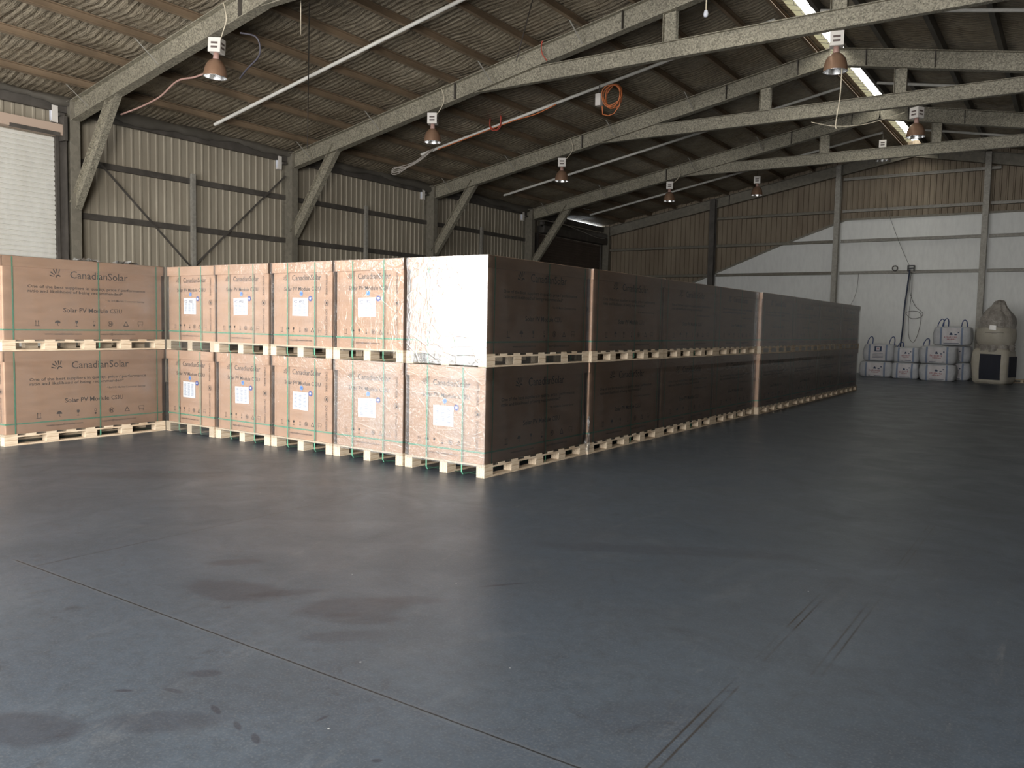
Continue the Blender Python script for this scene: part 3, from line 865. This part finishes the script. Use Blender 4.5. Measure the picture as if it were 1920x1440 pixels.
cable('cable_loop', [(-9.55, YF[1]-.1, 7.44), (-9.56, YF[1]-.12, 7.3), (-9.52, YF[1]-.12, 7.15), (-9.42, YF[1]-.1, 7.02)], .012, 'cord_red', 'short red cord hooked over the second rafter')
cable('door_wire', [(WALL_X+.45, 26.7, 5.55), (WALL_X+.45, 28.4, 5.62), (WALL_X+.45, 30.0, 5.50), (WALL_X+.45, 31.5, 5.36), (WALL_X+.45, 32.2, 5.38)], .012, 'cord_grey', 'thin grey wire sagging above the far dark roller door')

# cords along the second pale pipe
yc = 17.8
def pp(x, dz=0, dy=0): return (x, yc-.05+dy, ztop(x)-.055+dz)
cable('orange_cord', [pp(-14.8, -.05), pp(-14, -.055), pp(-13, -.05), pp(-12.2, -.06), pp(-11.6, -.10), pp(-11.0, -.05)], .014, 'cord_orange', 'orange cord strapped along the second pale roof pipe')
def coil(name, c, r, turns, mt, lb, rad=.013, flat=.12, tail=None):
    b = MB(); pts = []; rnd = random.Random(len(lb)); N = 22
    for i in range(turns*N+1):
        a = 2*math.pi*i/N; rr = r*(1+.10*math.sin(i*.37)+.05*math.sin(i*1.1))
        pts.append((rr*math.cos(a), flat*math.sin(i*.21)*.3, rr*1.12*math.sin(a)))
    if tail: pts += tail
    b.tube(pts, rad, mt, 6)
    return tag(b.build(name, None, c), lb, 'cord')
zz = ztop(-12.9)
coil('cord_coil', (-12.85, yc-.08, zz+.06), .20, 2, 'cord_red', 'red cord coil hooked on the second pale roof pipe')
coil('cord_coil', (-9.42, yc-.08, ztop(-9.42)-.42), .23, 5, 'cord_orange', 'large orange extension cord coil hanging below the second pale roof pipe', .014, .3,
     [(.2, 0, -.25), (.05, 0, -.42), (-.1, 0, -.45), (-.25, 0, -.4), (-.28, .02, -.2)])
b = MB(); b.box(-.07, .07, -.06, .06, -.14, .14, 'white_enamel'); b.tube([(0, 0, .14), (0, 0, .33)], .012, 'wire_dark', 6)
tag(b.build('socket_box', None, (-9.78, yc-.08, ztop(-9.78)-.40)), 'pale socket box hanging beside the orange cord coil', 'socket box')
b = MB()
for q in range(5):
    rr = random.Random(q); L_ = 1.25
    pts = [pp(-15.0+rr.uniform(-.1, .1), rr.uniform(-.05, .02)), pp(-15.4, -.12+rr.uniform(-.05, .05)), pp(-15.9, -.17+rr.uniform(-.07, .07)), pp(-16.35, -.14+rr.uniform(-.06, .06)),
           pp(-16.5, -.2+rr.uniform(-.05, .05)), pp(-16.3, -.28+rr.uniform(-.03, .05)), pp(-15.9, -.24), pp(-15.3, -.13+rr.uniform(-.03, .03))]
    b.tube(smooth(pts), .013, 'cord_grey', 6)
tag(b.build('cable_bundle'), 'tangled grey cable bundle hanging at the lower end of the second pale pipe', 'cable')

# ------------------------------------------------------------------ pallets of cartons
CX, CY, W, L = -4.7475, 6.4802, 1.0752, 2.05
UH = 1.094         # height of one loaded pallet
PW, PL = 1.045, 2.03
CW, CL = .995, 1.985
PH = .132
TB = .019          # lid thickness
M = {}
b = MB()           # pallet deck
ty = [(-PL/2+i*(PL-.145)/8, ) for i in range(9)]
for (y0,) in ty: b.box(-PW/2, PW/2, y0, y0+.145 if abs(y0+PL/2) < .01 or y0 > PL/2-.2 else y0+.12, PH-.018, PH, 'pine')
for x0 in (-PW/2, -.05, PW/2-.1): b.box(x0, x0+.1, -PL/2, PL/2, PH-.036, PH-.018, 'pine')
M['deck'] = b.mesh('pallet_deck')
b = MB(); b.box(-.05, .05, -.0725, .0725, 0, PH-.036-.018, 'pine'); M['block'] = b.mesh('block')
b = MB(); b.box(-.05, .05, -PL/2, PL/2, 0, .018, 'pine'); M['board'] = b.mesh('bottom_board')

def carton_mesh():
    b = MB(); z0, z1 = PH, UH-.004
    # body with softly rounded vertical corners
    r = .012; pts = []
    for cx_, cy_, a0 in ((CW/2-r, CL/2-r, 0), (-CW/2+r, CL/2-r, 90), (-CW/2+r, -CL/2+r, 180), (CW/2-r, -CL/2+r, 270)):
        for k in range(4):
            a = math.radians(a0+30*k); pts.append((cx_+r*math.cos(a), cy_+r*math.sin(a)))
    b.prism(pts, 'z', z0, z1, 'cardboard')
    H = UH-PH
    f = Face(b, (-CW/2, -CL/2, z0), (1, 0, 0), (0, 0, 1), .0015)
    X = lambda q: q*CW
    V = lambda q: (1-q)*H
    logo(f, X(.185), V(.215), .058)
    f.text('CanadianSolar', X(.33), V(.215), X(.49), .062, bold=.005)
    f.text('Solar PV Module CS3U', X(.19), V(.34), X(.62), .045, bold=.014)
    icons(f, [X(q) for q in (.15, .255, .355, .465, .57, .68, .80)], V(.81), .055)
    f.text('support@canadiansolar.com', X(.29), V(.945), X(.38), .018, bold=.01)
    f.text('OPEN HERE', X(.895), V(.155), .23, .03, rot=-math.pi/2, bold=.008)
    f.text('DO NOT OPEN', X(.895), V(.56), .29, .03, rot=-math.pi/2, bold=.008)
    f.ring(X(.91), V(.485), .032, .005)
    f.stroke([(X(.91)-.022, V(.485)+.022), (X(.91)+.022, V(.485)-.022)], .005)
    f.poly([(X(.91)-.014, V(.485)-.018), (X(.91)+.014, V(.485)-.014), (X(.91)+.016, V(.485)+.012), (X(.91)-.002, V(.485)+.016), (X(.91)-.012, V(.485)+.002)])
    f.rect(X(.037), V(.995), X(.040), V(.12), 'tear_line')
    g = Face(b, (CW/2, -CL/2, z0), (0, 1, 0), (0, 0, 1), .0015)
    X = lambda q: q*CL
    logo(g, X(.275), V(.23), .10)
    g.text('CanadianSolar', X(.39), V(.225), X(.37), .088, bold=.004)
    g.text('One of the best suppliers in quality, price / performance', X(.14), V(.365), X(.74), .034, bold=.014)
    g.text('ratio and likelihood of being recommended*', X(.14), V(.42), X(.585), .034, bold=.014)
    g.text('* By IHS Markit Customer Survey', X(.61), V(.505), X(.265), .024, bold=.01)
    g.text('Solar PV Module', X(.345), V(.655), X(.28), .052, bold=.018)
    g.text('CS3U', X(.64), V(.655), X(.078), .052, bold=.004)
    icons(g, [X(q) for q in (.19, .31, .425, .535, .64, .745, .845)], V(.795), .068)
    g.text('www.canadiansolar.com', X(.232), V(.94), X(.222), .024, bold=.012)
    g.text('support@canadiansolar.com', X(.575), V(.94), X(.232), .024, bold=.012)
    return b.mesh('carton')
M['carton'] = carton_mesh()
b = MB(); z0, z1 = UH-.118, UH
LW, LL = CW/2+TB, CL/2+TB
b.box(-LW, LW, -LL, LL, z1-.006, z1, 'cardboard_lid')
for s in (-1, 1):
    b.box(min(s*LW, s*(CW/2+.001)), max(s*LW, s*(CW/2+.001)), -LL, LL, z0, z1-.006, 'cardboard_lid')
    b.box(-LW, LW, min(s*LL, s*(CL/2+.001)), max(s*LL, s*(CL/2+.001)), z0, z1-.006, 'cardboard_lid')
M['lid'] = b.mesh('lid')
def band(b, pts, axis, at, w, th=.0012):
    """closed loop strip: pts 2D loop; axis 'y' -> pts (x,z) centred at y=at, 'x' -> pts (y,z), 'z' -> (x,y)"""
    n = len(pts); vs = []
    for p in pts:
        for s in (-1, 1):
            q = at+s*w/2
            vs.append((p[0], q, p[1]) if axis == 'y' else (q, p[0], p[1]) if axis == 'x' else (p[0], p[1], q))
    b.add(vs, [(2*i, 2*i+1, 2*((i+1) % n)+1, 2*((i+1) % n)) for i in range(n)], 'strap_green')
zs0, zs1 = .006, UH+.002
bx, by = LW+.002, LL+.002
M['strap_long'] = []
for x in (-.23, .235):
    b = MB(); band(b, [(-by, zs0+.03), (-by, zs1-.01), (-by+.01, zs1), (by-.01, zs1), (by, zs1-.01), (by, zs0+.03), (by-.02, zs0), (-by+.02, zs0)], 'x', x, .017); M['strap_long'].append(b.mesh('strap'))
M['strap_cross'] = []
for y in (-.89, .12, .90):
    b = MB(); band(b, [(-bx, zs0+.03), (-bx, zs1-.01), (-bx+.01, zs1), (bx-.01, zs1), (bx, zs1-.01), (bx, zs0+.03), (bx-.02, zs0), (-bx+.02, zs0)], 'y', y, .017); M['strap_cross'].append(b.mesh('strap'))
b = MB(); band(b, [(-CW/2-.003, -CL/2-.003), (CW/2+.003, -CL/2-.003), (CW/2+.003, CL/2+.003), (-CW/2-.003, CL/2+.003)], 'z', PH+.115, .016); M['strap_belt'] = b.mesh('strap')

def film_mesh(nm, z0, seed, mt, front_mt=None):
    """wrinkled sleeve round the load: four sides and top with gentle waves"""
    b = MB(); rnd = random.Random(seed); hx, hy = LW+.010, LL+.010; vs = []; fs = []
    per = []
    def seg(p, q, n):
        for i in range(n): per.append((p[0]+(q[0]-p[0])*i/n, p[1]+(q[1]-p[1])*i/n))
    seg((-hx, -hy), (hx, -hy), 22); seg((hx, -hy), (hx, hy), 40); seg((hx, hy), (-hx, hy), 10); seg((-hx, hy), (-hx, -hy), 20)
    N = len(per); zn = 16
    a = [rnd.uniform(0, 6.28) for _ in range(6)]
    for j in range(zn+1):
        z = z0+(UH+.003-z0)*j/zn
        below = z < UH-.125
        for i, (x, y) in enumerate(per):
            d = .0004*math.sin(i*.9+a[0]+j*.6)*math.sin(j*.8+a[1])
            k = .006 if below else 0
            nx = (1 if abs(x-hx) < 1e-6 else -1 if abs(x+hx) < 1e-6 else 0); ny = (1 if abs(y-hy) < 1e-6 else -1 if abs(y+hy) < 1e-6 else 0)
            vs.append((x+nx*(d-k), y+ny*(d-k), z))
    for j in range(zn):
        for i in range(N):
            fs.append((j*N+i, j*N+(i+1) % N, (j+1)*N+(i+1) % N, (j+1)*N+i))
    fs.append(tuple(zn*N+i for i in range(N)))
    b.add(vs, fs, mt, False)
    if front_mt:      # end face takes its own film
        k = b.mat(front_mt)
        for q in range(zn*N):
            if q % N < 22: b.mi[q] = k
    return b.mesh(nm)
M['film_a'] = film_mesh('stretch_film', PH-.03, 1, 'stretch_film')
M['film_top'] = film_mesh('stretch_film', PH-.03, 2, 'stretch_film_top')
M['film_b'] = film_mesh('stretch_film', PH-.03, 2, 'stretch_film', 'stretch_film_crinkled')
M['film_glare'] = film_mesh('stretch_film', .012, 4, 'stretch_film', 'stretch_film_glare')
M['film_hazy'] = film_mesh('stretch_film', .012, 6, 'stretch_film_hazy')
M['film_long'] = film_mesh('stretch_film', .012, 4, 'stretch_film')

def end_labels(written):
    out = {}
    y = -CL/2-.003
    H = UH-PH
    b = MB(); b.box(-.155, .155, -.001, .001, -.1, .1, 'paper')
    f = Face(b, (0, -.001, 0), (1, 0, 0), (0, 0, 1), .0006)
    rnd = random.Random(3)
    for k in range(3):
        x0 = -.125+k*.09
        for r in range(11 if not written else 8):
            w = rnd.uniform(.045, .06); z = .075-r*.0145 if not written else .03-r*.0145
            f.rect(x0, z-.003, x0+w, z+.003, 'label_print')
    if written:
        f.text('PCD', -.13, .04, .07, .035, 'pen_ink', .012, 0, .2); f.text('495E', -.03, .04, .105, .035, 'pen_ink', .012, 0, .2)
    # paper is .31 wide in drawing units; scale to real size on placing
    out['paper'] = b.mesh('shipping_label')
    b = MB(); f = Face(b, (0, 0, 0), (1, 0, 0), (0, 0, 1), .001)
    f.disc(0, 0, .031, 'sticker_navy', 24); f.rect(-.014, -.010, .014, .012, 'sticker_white', .0008)
    out['round'] = b.mesh('round_sticker')
    b = MB(); f = Face(b, (0, 0, 0), (1, 0, 0), (0, 0, 1), .001)
    f.disc(0, 0, .027, 'sticker_blue', 20); f.text('B', -.008, -.011, .016, .024, 'sticker_navy', .02, lift=.0008)
    out['blue'] = b.mesh('grade_sticker')
    return out
LBW, LBP = end_labels(True), end_labels(False)

def unit(x, y, z, label, front, tier, filmmesh, rz=0):
    e = empty('palletised_carton', (x, y, z), label, 'carton', 'wrapped solar panel cartons on pallets', rz)
    c = put('carton', M['carton'], e)
    put('lid', M['lid'], c)
    p = put('pallet', M['deck'], e)
    for xx in (-PW/2+.05, 0, PW/2-.05):
        put('bottom_board', M['board'], p, (xx, 0, 0))
        for i in range(5):
            put('block', M['block'], p, (xx, -PL/2+.0725+i*(PL-.145)/4, .018))
    for s in M['strap_long']+M['strap_cross']+[M['strap_belt']]:
        put('strap', s, e)
    put('stretch_film', filmmesh, e)
    if front:
        D = LBW if tier == 'upper' else LBP
        H = UH-PH; yy = -CL/2-.004
        o = put('shipping_label', D['paper'], e, (-CW/2+.475*CW, yy, PH+(1-.535)*H)); o.scale = (.86, 1, 1.05); o.rotation_euler = (0, .03*random.uniform(-1, 1.6), 0)
        o['label'] = 'white paper delivery list'
        o = put('round_sticker', D['round'], e, (-CW/2+.645*CW, yy-.001, PH+(1-.435)*H)); o['label'] = 'round navy sticker'
        o = put('grade_sticker', D['blue'], e, (-CW/2+.49*CW, yy, PH+(1-.375)*H)); o['label'] = 'small round blue sticker'
    return e
rowname = {0: 'corner column nearest the camera', 1: 'second column left of the bright corner', 2: 'third column left of the bright corner',
           3: 'fourth column left of the bright corner', 4: 'column in the inner angle beside the projecting stack'}
R = random.Random(21)
for tier, tz in (('lower', 0), ('upper', UH+.0045)):
    for k in range(5):
        x = CX-(k+.5)*W + R.uniform(-.008, .008)+(0 if k else -.003); y = CY+L/2+R.uniform(-.012, .012)
        if k == 0: x = CX-PW/2-.0; y = CY+PL/2
        lb = f'{tier} wrapped carton on its pallet, {rowname[k]}'
        fm = M['film_b'] if (tier == 'lower' and k <= 1) else (M['film_long'] if k in (0, 4) else M['film_top'])
        if k == 0: fm = M['film_b'] if tier == 'lower' else M['film_glare']
        unit(x, y, tz, lb, True, tier, fm)
    ofs = [0, .035, .028, .02, .085, .075, .065, .055]
    far = ['', 'second', 'third', 'fourth', 'fifth', 'sixth', 'seventh', 'eighth and last']
    for n in range(1, 8):
        x = CX-PW/2+ofs[n]*(1 if tier == 'upper' or n > 3 else .6); y = CY+n*L+PL/2
        unit(x, y, tz, f'{tier} wrapped carton, long side to open floor, {far[n]} back from the bright corner', False, tier, M['film_a'] if n < 4 or tier == 'lower' else M['film_hazy'])
    x = CX-5*W-PW/2+.02; y = CY-L/2
    unit(x, y, tz, f'{tier} wrapped carton of the projecting stack at far left, long printed side in view', False, tier, M['film_a'])

# loose film tail at the first joint of the long side
b = MB(); rnd = random.Random(9); vs = []; fs = []
for i in range(15):
    z = .02+i*.03
    for j in range(5):
        vs.append((.03+rnd.uniform(-.012, .02), (j-2)*(.012+.018*math.sin(i*.45))+rnd.uniform(-.006, .006), z))
for i in range(14):
    for j in range(4):
        a = i*5+j; fs.append((a, a+1, a+6, a+5))
b.add(vs, fs, 'plastic_clear' if 'plastic_clear' in MAT else 'stretch_film_crinkled')
tag(b.build('film_tail', None, (CX, CY+L-.03, .02)), 'crumpled tail of clear film at the foot of the first long side joint', 'plastic film')
# crumpled film standing up on the projecting stack
for (px, py, lb) in ((CX-5*W-.15, CY-.95, 'crumpled clear film sticking up on the projecting stack, nearer its middle'),
                     (CX-5*W-.15, CY-.45, 'small crumple of clear film on the projecting stack, nearer the inner angle')):
    b = MB(); rnd = random.Random(int(py*100)); vs = []; fs = []
    for i in range(9):
        for j in range(6):
            vs.append((rnd.uniform(-.05, .05)+(j-3)*.02, (i-4)*.04+rnd.uniform(-.015, .015), .003+rnd.uniform(0, .05)*(1 if 0 < i < 8 else 0)))
    for i in range(8):
        for j in range(5):
            a = i*6+j; fs.append((a, a+1, a+7, a+6))
    b.add(vs, fs, 'stretch_film_crinkled')
    tag(b.build('film_crumple', None, (px, py, 2*UH+.006)), lb, 'plastic film')

# ------------------------------------------------------------------ bags by the end wall
def bag_pt(a, v, Wd, Dp, Ht, seed, n=6.5):
    """a angle, v 0..1 height; returns point and outward normal (approx)"""
    ca, sa = math.cos(a), math.sin(a)
    r = (abs(ca)**n+abs(sa)**n)**(-1/n)
    bul = .93+.08*math.sin(math.pi*v)
    if v > .93: bul *= 1-.10*((v-.93)/.07)**2
    if v < .06: bul *= 1-.08*((.06-v)/.06)
    wob = 1+.018*math.sin(3*a+seed+v*4)+.012*math.sin(7*a+seed*2-v*7)
    x = ca*r*Wd/2*bul*wob; y = sa*r*Dp/2*bul*wob
    return Vector((x, y, v*Ht+.012*math.sin(a*2+seed)*math.sin(v*3.14))), Vector((ca, sa, 0))
def bag_body(Wd, Dp, Ht, seed, mt='bag_weave'):
    b = MB(); N = 48; Z = 14; vs = []; fs = []
    for j in range(Z+1):
        for i in range(N):
            p, nn = bag_pt(2*math.pi*i/N, j/Z, Wd, Dp, Ht, seed); vs.append(p)
    for j in range(Z):
        for i in range(N): fs.append((j*N+i, j*N+(i+1) % N, (j+1)*N+(i+1) % N, (j+1)*N+i))
    c0 = len(vs); vs.append(Vector((0, 0, Ht*1.03))); vs.append(Vector((0, 0, 0)))
    for i in range(N):
        fs.append((Z*N+i, Z*N+(i+1) % N, c0)); fs.append(((i+1) % N, i, c0+1))
    b.add(vs, fs, mt, True); return b
def surf_at(x, v, Wd, Dp, Ht, seed, off):
    """point on the front (-y) face at abscissa x"""
    lo, hi = math.pi, 2*math.pi
    for _ in range(30):
        mid = (lo+hi)/2
        p, _n = bag_pt(mid, v, Wd, Dp, Ht, seed)
        if p.x < x: lo = mid
        else: hi = mid
    p, _n = bag_pt((lo+hi)/2, v, Wd, Dp, Ht, seed)
    return Vector((x, p.y-off, p.z))
def patch(b, x0, x1, v0, v1, dims, off, mt, nx=6, nz=6):
    vs = []; fs = []
    for j in range(nz+1):
        for i in range(nx+1): vs.append(surf_at(x0+(x1-x0)*i/nx, v0+(v1-v0)*j/nz, *dims, off))
    for j in range(nz):
        for i in range(nx):
            a = j*(nx+1)+i; fs.append((a, a+1, a+nx+2, a+nx+1))
    b.add(vs, fs, mt, True)
def loop(e, x, y, z, w, h, lean, mt='bag_strap_navy'):
    b = MB(); pts = []
    for i in range(13):
        a = math.pi*i/12; pts.append((x-w/2*math.cos(a)+lean*math.sin(a), y, z-.04+(h+.04)*math.sin(a)**.7))
    b.tube(pts, .016, mt, 6); b.build('lift_loop', e)
def small_bag(x, y, z, Wd, Dp, Ht, seed, lb, kind='red', loops=(), rz=0):
    e = empty('bulk_bag', (x, y, z), lb, 'bulk bag', 'white bulk bags against the end wall', rz)
    dims = (Wd, Dp, Ht, seed)
    bag_body(*dims).build('bag_body', e)
    for q in (-.27, .27):
        b = MB(); patch(b, q*Wd-.028, q*Wd+.028, .02, .97, dims, .012, 'bag_strap_blue', 1, 10); b.build('webbing', e)
    b = MB(); patch(b, -.235*Wd, .235*Wd, .08, .92, dims, .008, 'bag_print_panel')
    rnd = random.Random(seed)
    if kind == 'red':
        # small row of roof, leaf and berry shapes over an uneven line of red lettering
        def P(x0, x1, v0, v1, mt): patch(b, x0*Wd, x1*Wd, v0, v1, dims, .013, mt, 1, 1)
        P(-.05, .03, .56, .64, 'bag_print_navy'); P(-.03, .01, .64, .69, 'bag_print_navy'); P(.08, .14, .55, .60, 'bag_print_navy'); P(.16, .20, .66, .72, 'bag_print_navy')
        for i in range(9):
            x0 = -.18+i*.037; P(x0, x0+.022, .40+rnd.uniform(-.02, .02), .47+rnd.uniform(0, .05), 'bag_print_red')
        for i in range(7):
            x0 = -.11+i*.033; P(x0, x0+.024, .30, .35+rnd.uniform(0, .02), 'bag_print_red')
        P(-.2, .2, .10, .125, 'bag_print_navy')
    else:
        def P(x0, x1, v0, v1, mt, o=.013): patch(b, x0*Wd, x1*Wd, v0, v1, dims, o, mt, 2, 2)
        P(-.11, .12, .58, .88, 'bag_print_navy'); P(-.05, .06, .64, .85, 'bag_print_panel', .017); P(-.02, .035, .70, .79, 'bag_print_red', .021)
        for v in (.46, .38, .30, .2): P(-.16, .17, v, v+.02, 'bag_print_navy')
    b.build('print_panel', e)
    for (lx_, h, lean) in loops: loop(e, lx_*Wd, -Dp*.18, Ht*.98, .17, h, lean)
    return e
by_ = 30.75
small_bag(-5.66, by_, 0, 1.08, .95, .53, 1, 'white bulk bag with faint red print on the floor, bottom left of the group')
small_bag(-5.60, by_, .55, 1.0, .9, .58, 2, 'white bulk bag with a dark blue square logo, on top at the left end', 'blue', ((-.32, .26, .05), (.38, .27, .04)))
small_bag(-4.69, 30.50, 0, .84, .95, .53, 3, 'white bulk bag with red print on the floor, second stack from the left', rz=-.02)
small_bag(-4.68, 30.50, .55, .82, .9, .50, 4, 'white bulk bag with red print lying on the second stack from the left', loops=((-.28, .17, .05),))
small_bag(-3.68, 30.0, 0, 1.08, .96, .54, 5, 'white bulk bag on the floor at the front, bottom of the widest stack', rz=.02)
small_bag(-3.69, 30.0, .56, 1.10, .96, .56, 6, 'white bulk bag with red print in the middle tier, front of the widest stack', loops=((-.34, .25, .06),))
small_bag(-3.30, 31.15, 0, .92, .9, .58, 7, 'white bulk bag on the floor behind the widest stack, mostly hidden')
small_bag(-3.33, 31.15, .60, .95, .9, .53, 8, 'white bulk bag wedged behind the middle tier, its right side showing')
small_bag(-3.38, 30.65, 1.16, 1.12, .95, .60, 9, 'topmost white bulk bag with blue lift loops standing up', loops=((-.33, .26, .06), (-.2, .28, .04), (.3, .24, 0)))

# tall cream bag on a navy-panelled bag
e = empty('bag_stand', (-2.12, 29.95, 0), 'pale square bag with navy mesh sides carrying the tall cream bag', 'bulk bag', rz=-.26)
b = bag_body(1.06, 1.0, 1.10, 12, 'bag_cream'); b.build('bag_body', e)
dims = (1.06, 1.0, 1.10, 12)
b = MB(); patch(b, -.24, .36, .12, .84, dims, .012, 'bag_panel_navy'); b.build('mesh_panel', e)
b = MB()
b.add([(.545, -.33, .22), (.545, .30, .24), (.535, .30, .86), (.535, -.33, .86)], [(0, 1, 2, 3)], 'bag_panel_navy'); 
b.box(.53, .552, -.32, .30, .22, .86, 'bag_panel_navy'); b.build('mesh_panel', e)
e = empty('tall_bulk_bag', (-2.10, 29.95, 1.13), 'bulging cream bulk bag with gathered plastic neck, standing highest at far right', 'bulk bag')
b = MB(); N = 48; Z = 26; vs = []; fs = []
prof = [(.0, .0), (.30, .0), (.42, .03), (.50, .12), (.535, .26), (.54, .42), (.52, .58), (.47, .72), (.40, .82), (.30, .90)]
for (r, z) in prof:
    for i in range(N):
        a = 2*math.pi*i/N; k = 1+.02*math.sin(4*a+1)+.012*math.sin(9*a+z*6)
        vs.append((r*k*math.cos(a), r*k*math.sin(a), z+(.02*math.sin(3*a) if r > .01 else 0)))
for j in range(len(prof)-1):
    for i in range(N): fs.append((j*N+i, j*N+(i+1) % N, (j+1)*N+(i+1) % N, (j+1)*N+i))
b.add(vs, fs, 'bag_cream', True)
b.build('bag_body', e)
b = MB(); vs = []; fs = []
prof = [(.515, .60), (.52, .74), (.48, .90), (.40, 1.04), (.30, 1.17), (.21, 1.28), (.17, 1.37), (.13, 1.43), (.06, 1.46), (.0, 1.465)]
for j, (r, z) in enumerate(prof):
    for i in range(N):
        a = 2*math.pi*i/N; k = 1+(.10*math.sin(9*a+j*.3)+.05*math.sin(17*a))*(min(1, j*.25))
        vs.append((r*k*math.cos(a)+.02*j*.3, r*k*math.sin(a), z+.03*math.sin(5*a+j)))
for j in range(len(prof)-1):
    for i in range(N): fs.append((j*N+i, j*N+(i+1) % N, (j+1)*N+(i+1) % N, (j+1)*N+i))
b.add(vs, fs, 'plastic_grey', True); b.build('plastic_neck', e)
b = MB(); b.add([(-.16, -.545, .56), (.02, -.552, .54), (.02, -.545, .68), (-.16, -.535, .70)], [(0, 1, 2, 3)], 'label_glare')
f = Face(b, (-.27, -.553, .46), (1, 0, 0), (0, 0, 1), .004)
f.rect(0, 0, .5, .012, 'dark_steel'); f.rect(.18, -.035, .32, -.026, 'dark_steel')
b.build('printed_label', e)
b = MB(); rnd = random.Random(4); vs = []; fs = []
for i in range(25):
    a = math.pi+math.pi*1.1*i/24-.1
    for j in range(5):
        rr = .50+.05*math.sin(i*1.3)+.03*j*0+rnd.uniform(-.02, .02); vs.append((rr*math.cos(a), rr*math.sin(a), .10-j*.055+rnd.uniform(-.02, .02)))
for i in range(24):
    for j in range(4):
        q = i*5+j; fs.append((q, q+5, q+6, q+1))
b.add(vs, fs, 'plastic_grey', True); b.build('plastic_skirt', e)
b = MB()
for z in (0.0, .085): b.box(-.3, .3, -.25, .25, z, z+.018, 'pine')
for xx in (-.25, 0, .25): b.box(xx-.04, xx+.04, -.24, .24, .018, .085, 'pine')
tag(b.build('timber_pallet', None, (-1.38, 31.2, 0)), 'small timber pallet showing behind the navy-panelled bag', 'pallet')

# hose, bracket, wires on the end wall
yw = YE-.09
cable('standing_hose', [(-5.10, yw, 3.80), (-5.14, yw-.03, 3.2), (-5.2, yw-.05, 2.4), (-5.22, yw-.05, 1.7), (-5.24, yw-.2, 1.05), (-5.25, yw-.25, .6)], .028, 'hose_navy', 'dark blue hose hanging down the end wall behind the bags', 'hose')
b = MB(); b.box(-.12, .12, -.03, .04, .08, .12, 'bracket_black'); b.box(-.12, -.08, -.03, .04, -.1, .1, 'bracket_black'); b.box(.08, .12, -.03, .04, -.1, .1, 'bracket_black'); b.box(-.1, .1, -.01, .04, -.02, .04, 'bracket_black')
tag(b.build('hose_bracket', None, (-5.06, yw, 3.84)), 'black hose bracket on the lowest end wall girt', 'bracket')
b = MB(); b.tube([(.09*math.cos(i*.52), 0, .09*math.sin(i*.52)) for i in range(12)], .02, 'wire_dark', 6, True)
tag(b.build('iron_ring', None, (-5.59, yw, 3.86)), 'small dark ring on the end wall girt left of the bracket', 'ring')
cable('loop_wire', [(-5.05, yw, 3.7), (-5.05, yw, 3.0), (-4.85, yw, 2.5), (-4.6, yw, 2.25), (-4.68, yw, 2.1), (-4.95, yw, 2.05), (-5.15, yw, 2.25), (-4.9, yw, 2.32), (-4.66, yw, 2.2), (-4.70, yw, 1.6), (-4.85, yw, 1.2), (-5.02, yw, 1.45), (-5.05, yw, 2.1), (-5.0, yw, 3.0), (-5.02, yw, 3.7)], .008, 'wire_dark', 'thin dark wire looped on the end wall beside the hose', 'wire')
cable('stay_wire', [(-5.1, yw, 3.9), (-5.5, yw, 4.8), (-5.95, yw, 6.0), (-6.05, yw, 6.6)], .007, 'wire_dark', 'fine wire rising left from the black bracket up the end wall', 'wire')
cable('loop_wire', [(-6.83, yw, 3.7), (-6.85, yw, 3.2), (-6.95, yw, 2.75), (-7.1, yw, 2.45)], .007, 'wire_dark', 'fine wire trailing down the end wall above the far cartons', 'wire')

bpy.context.view_layer.update()
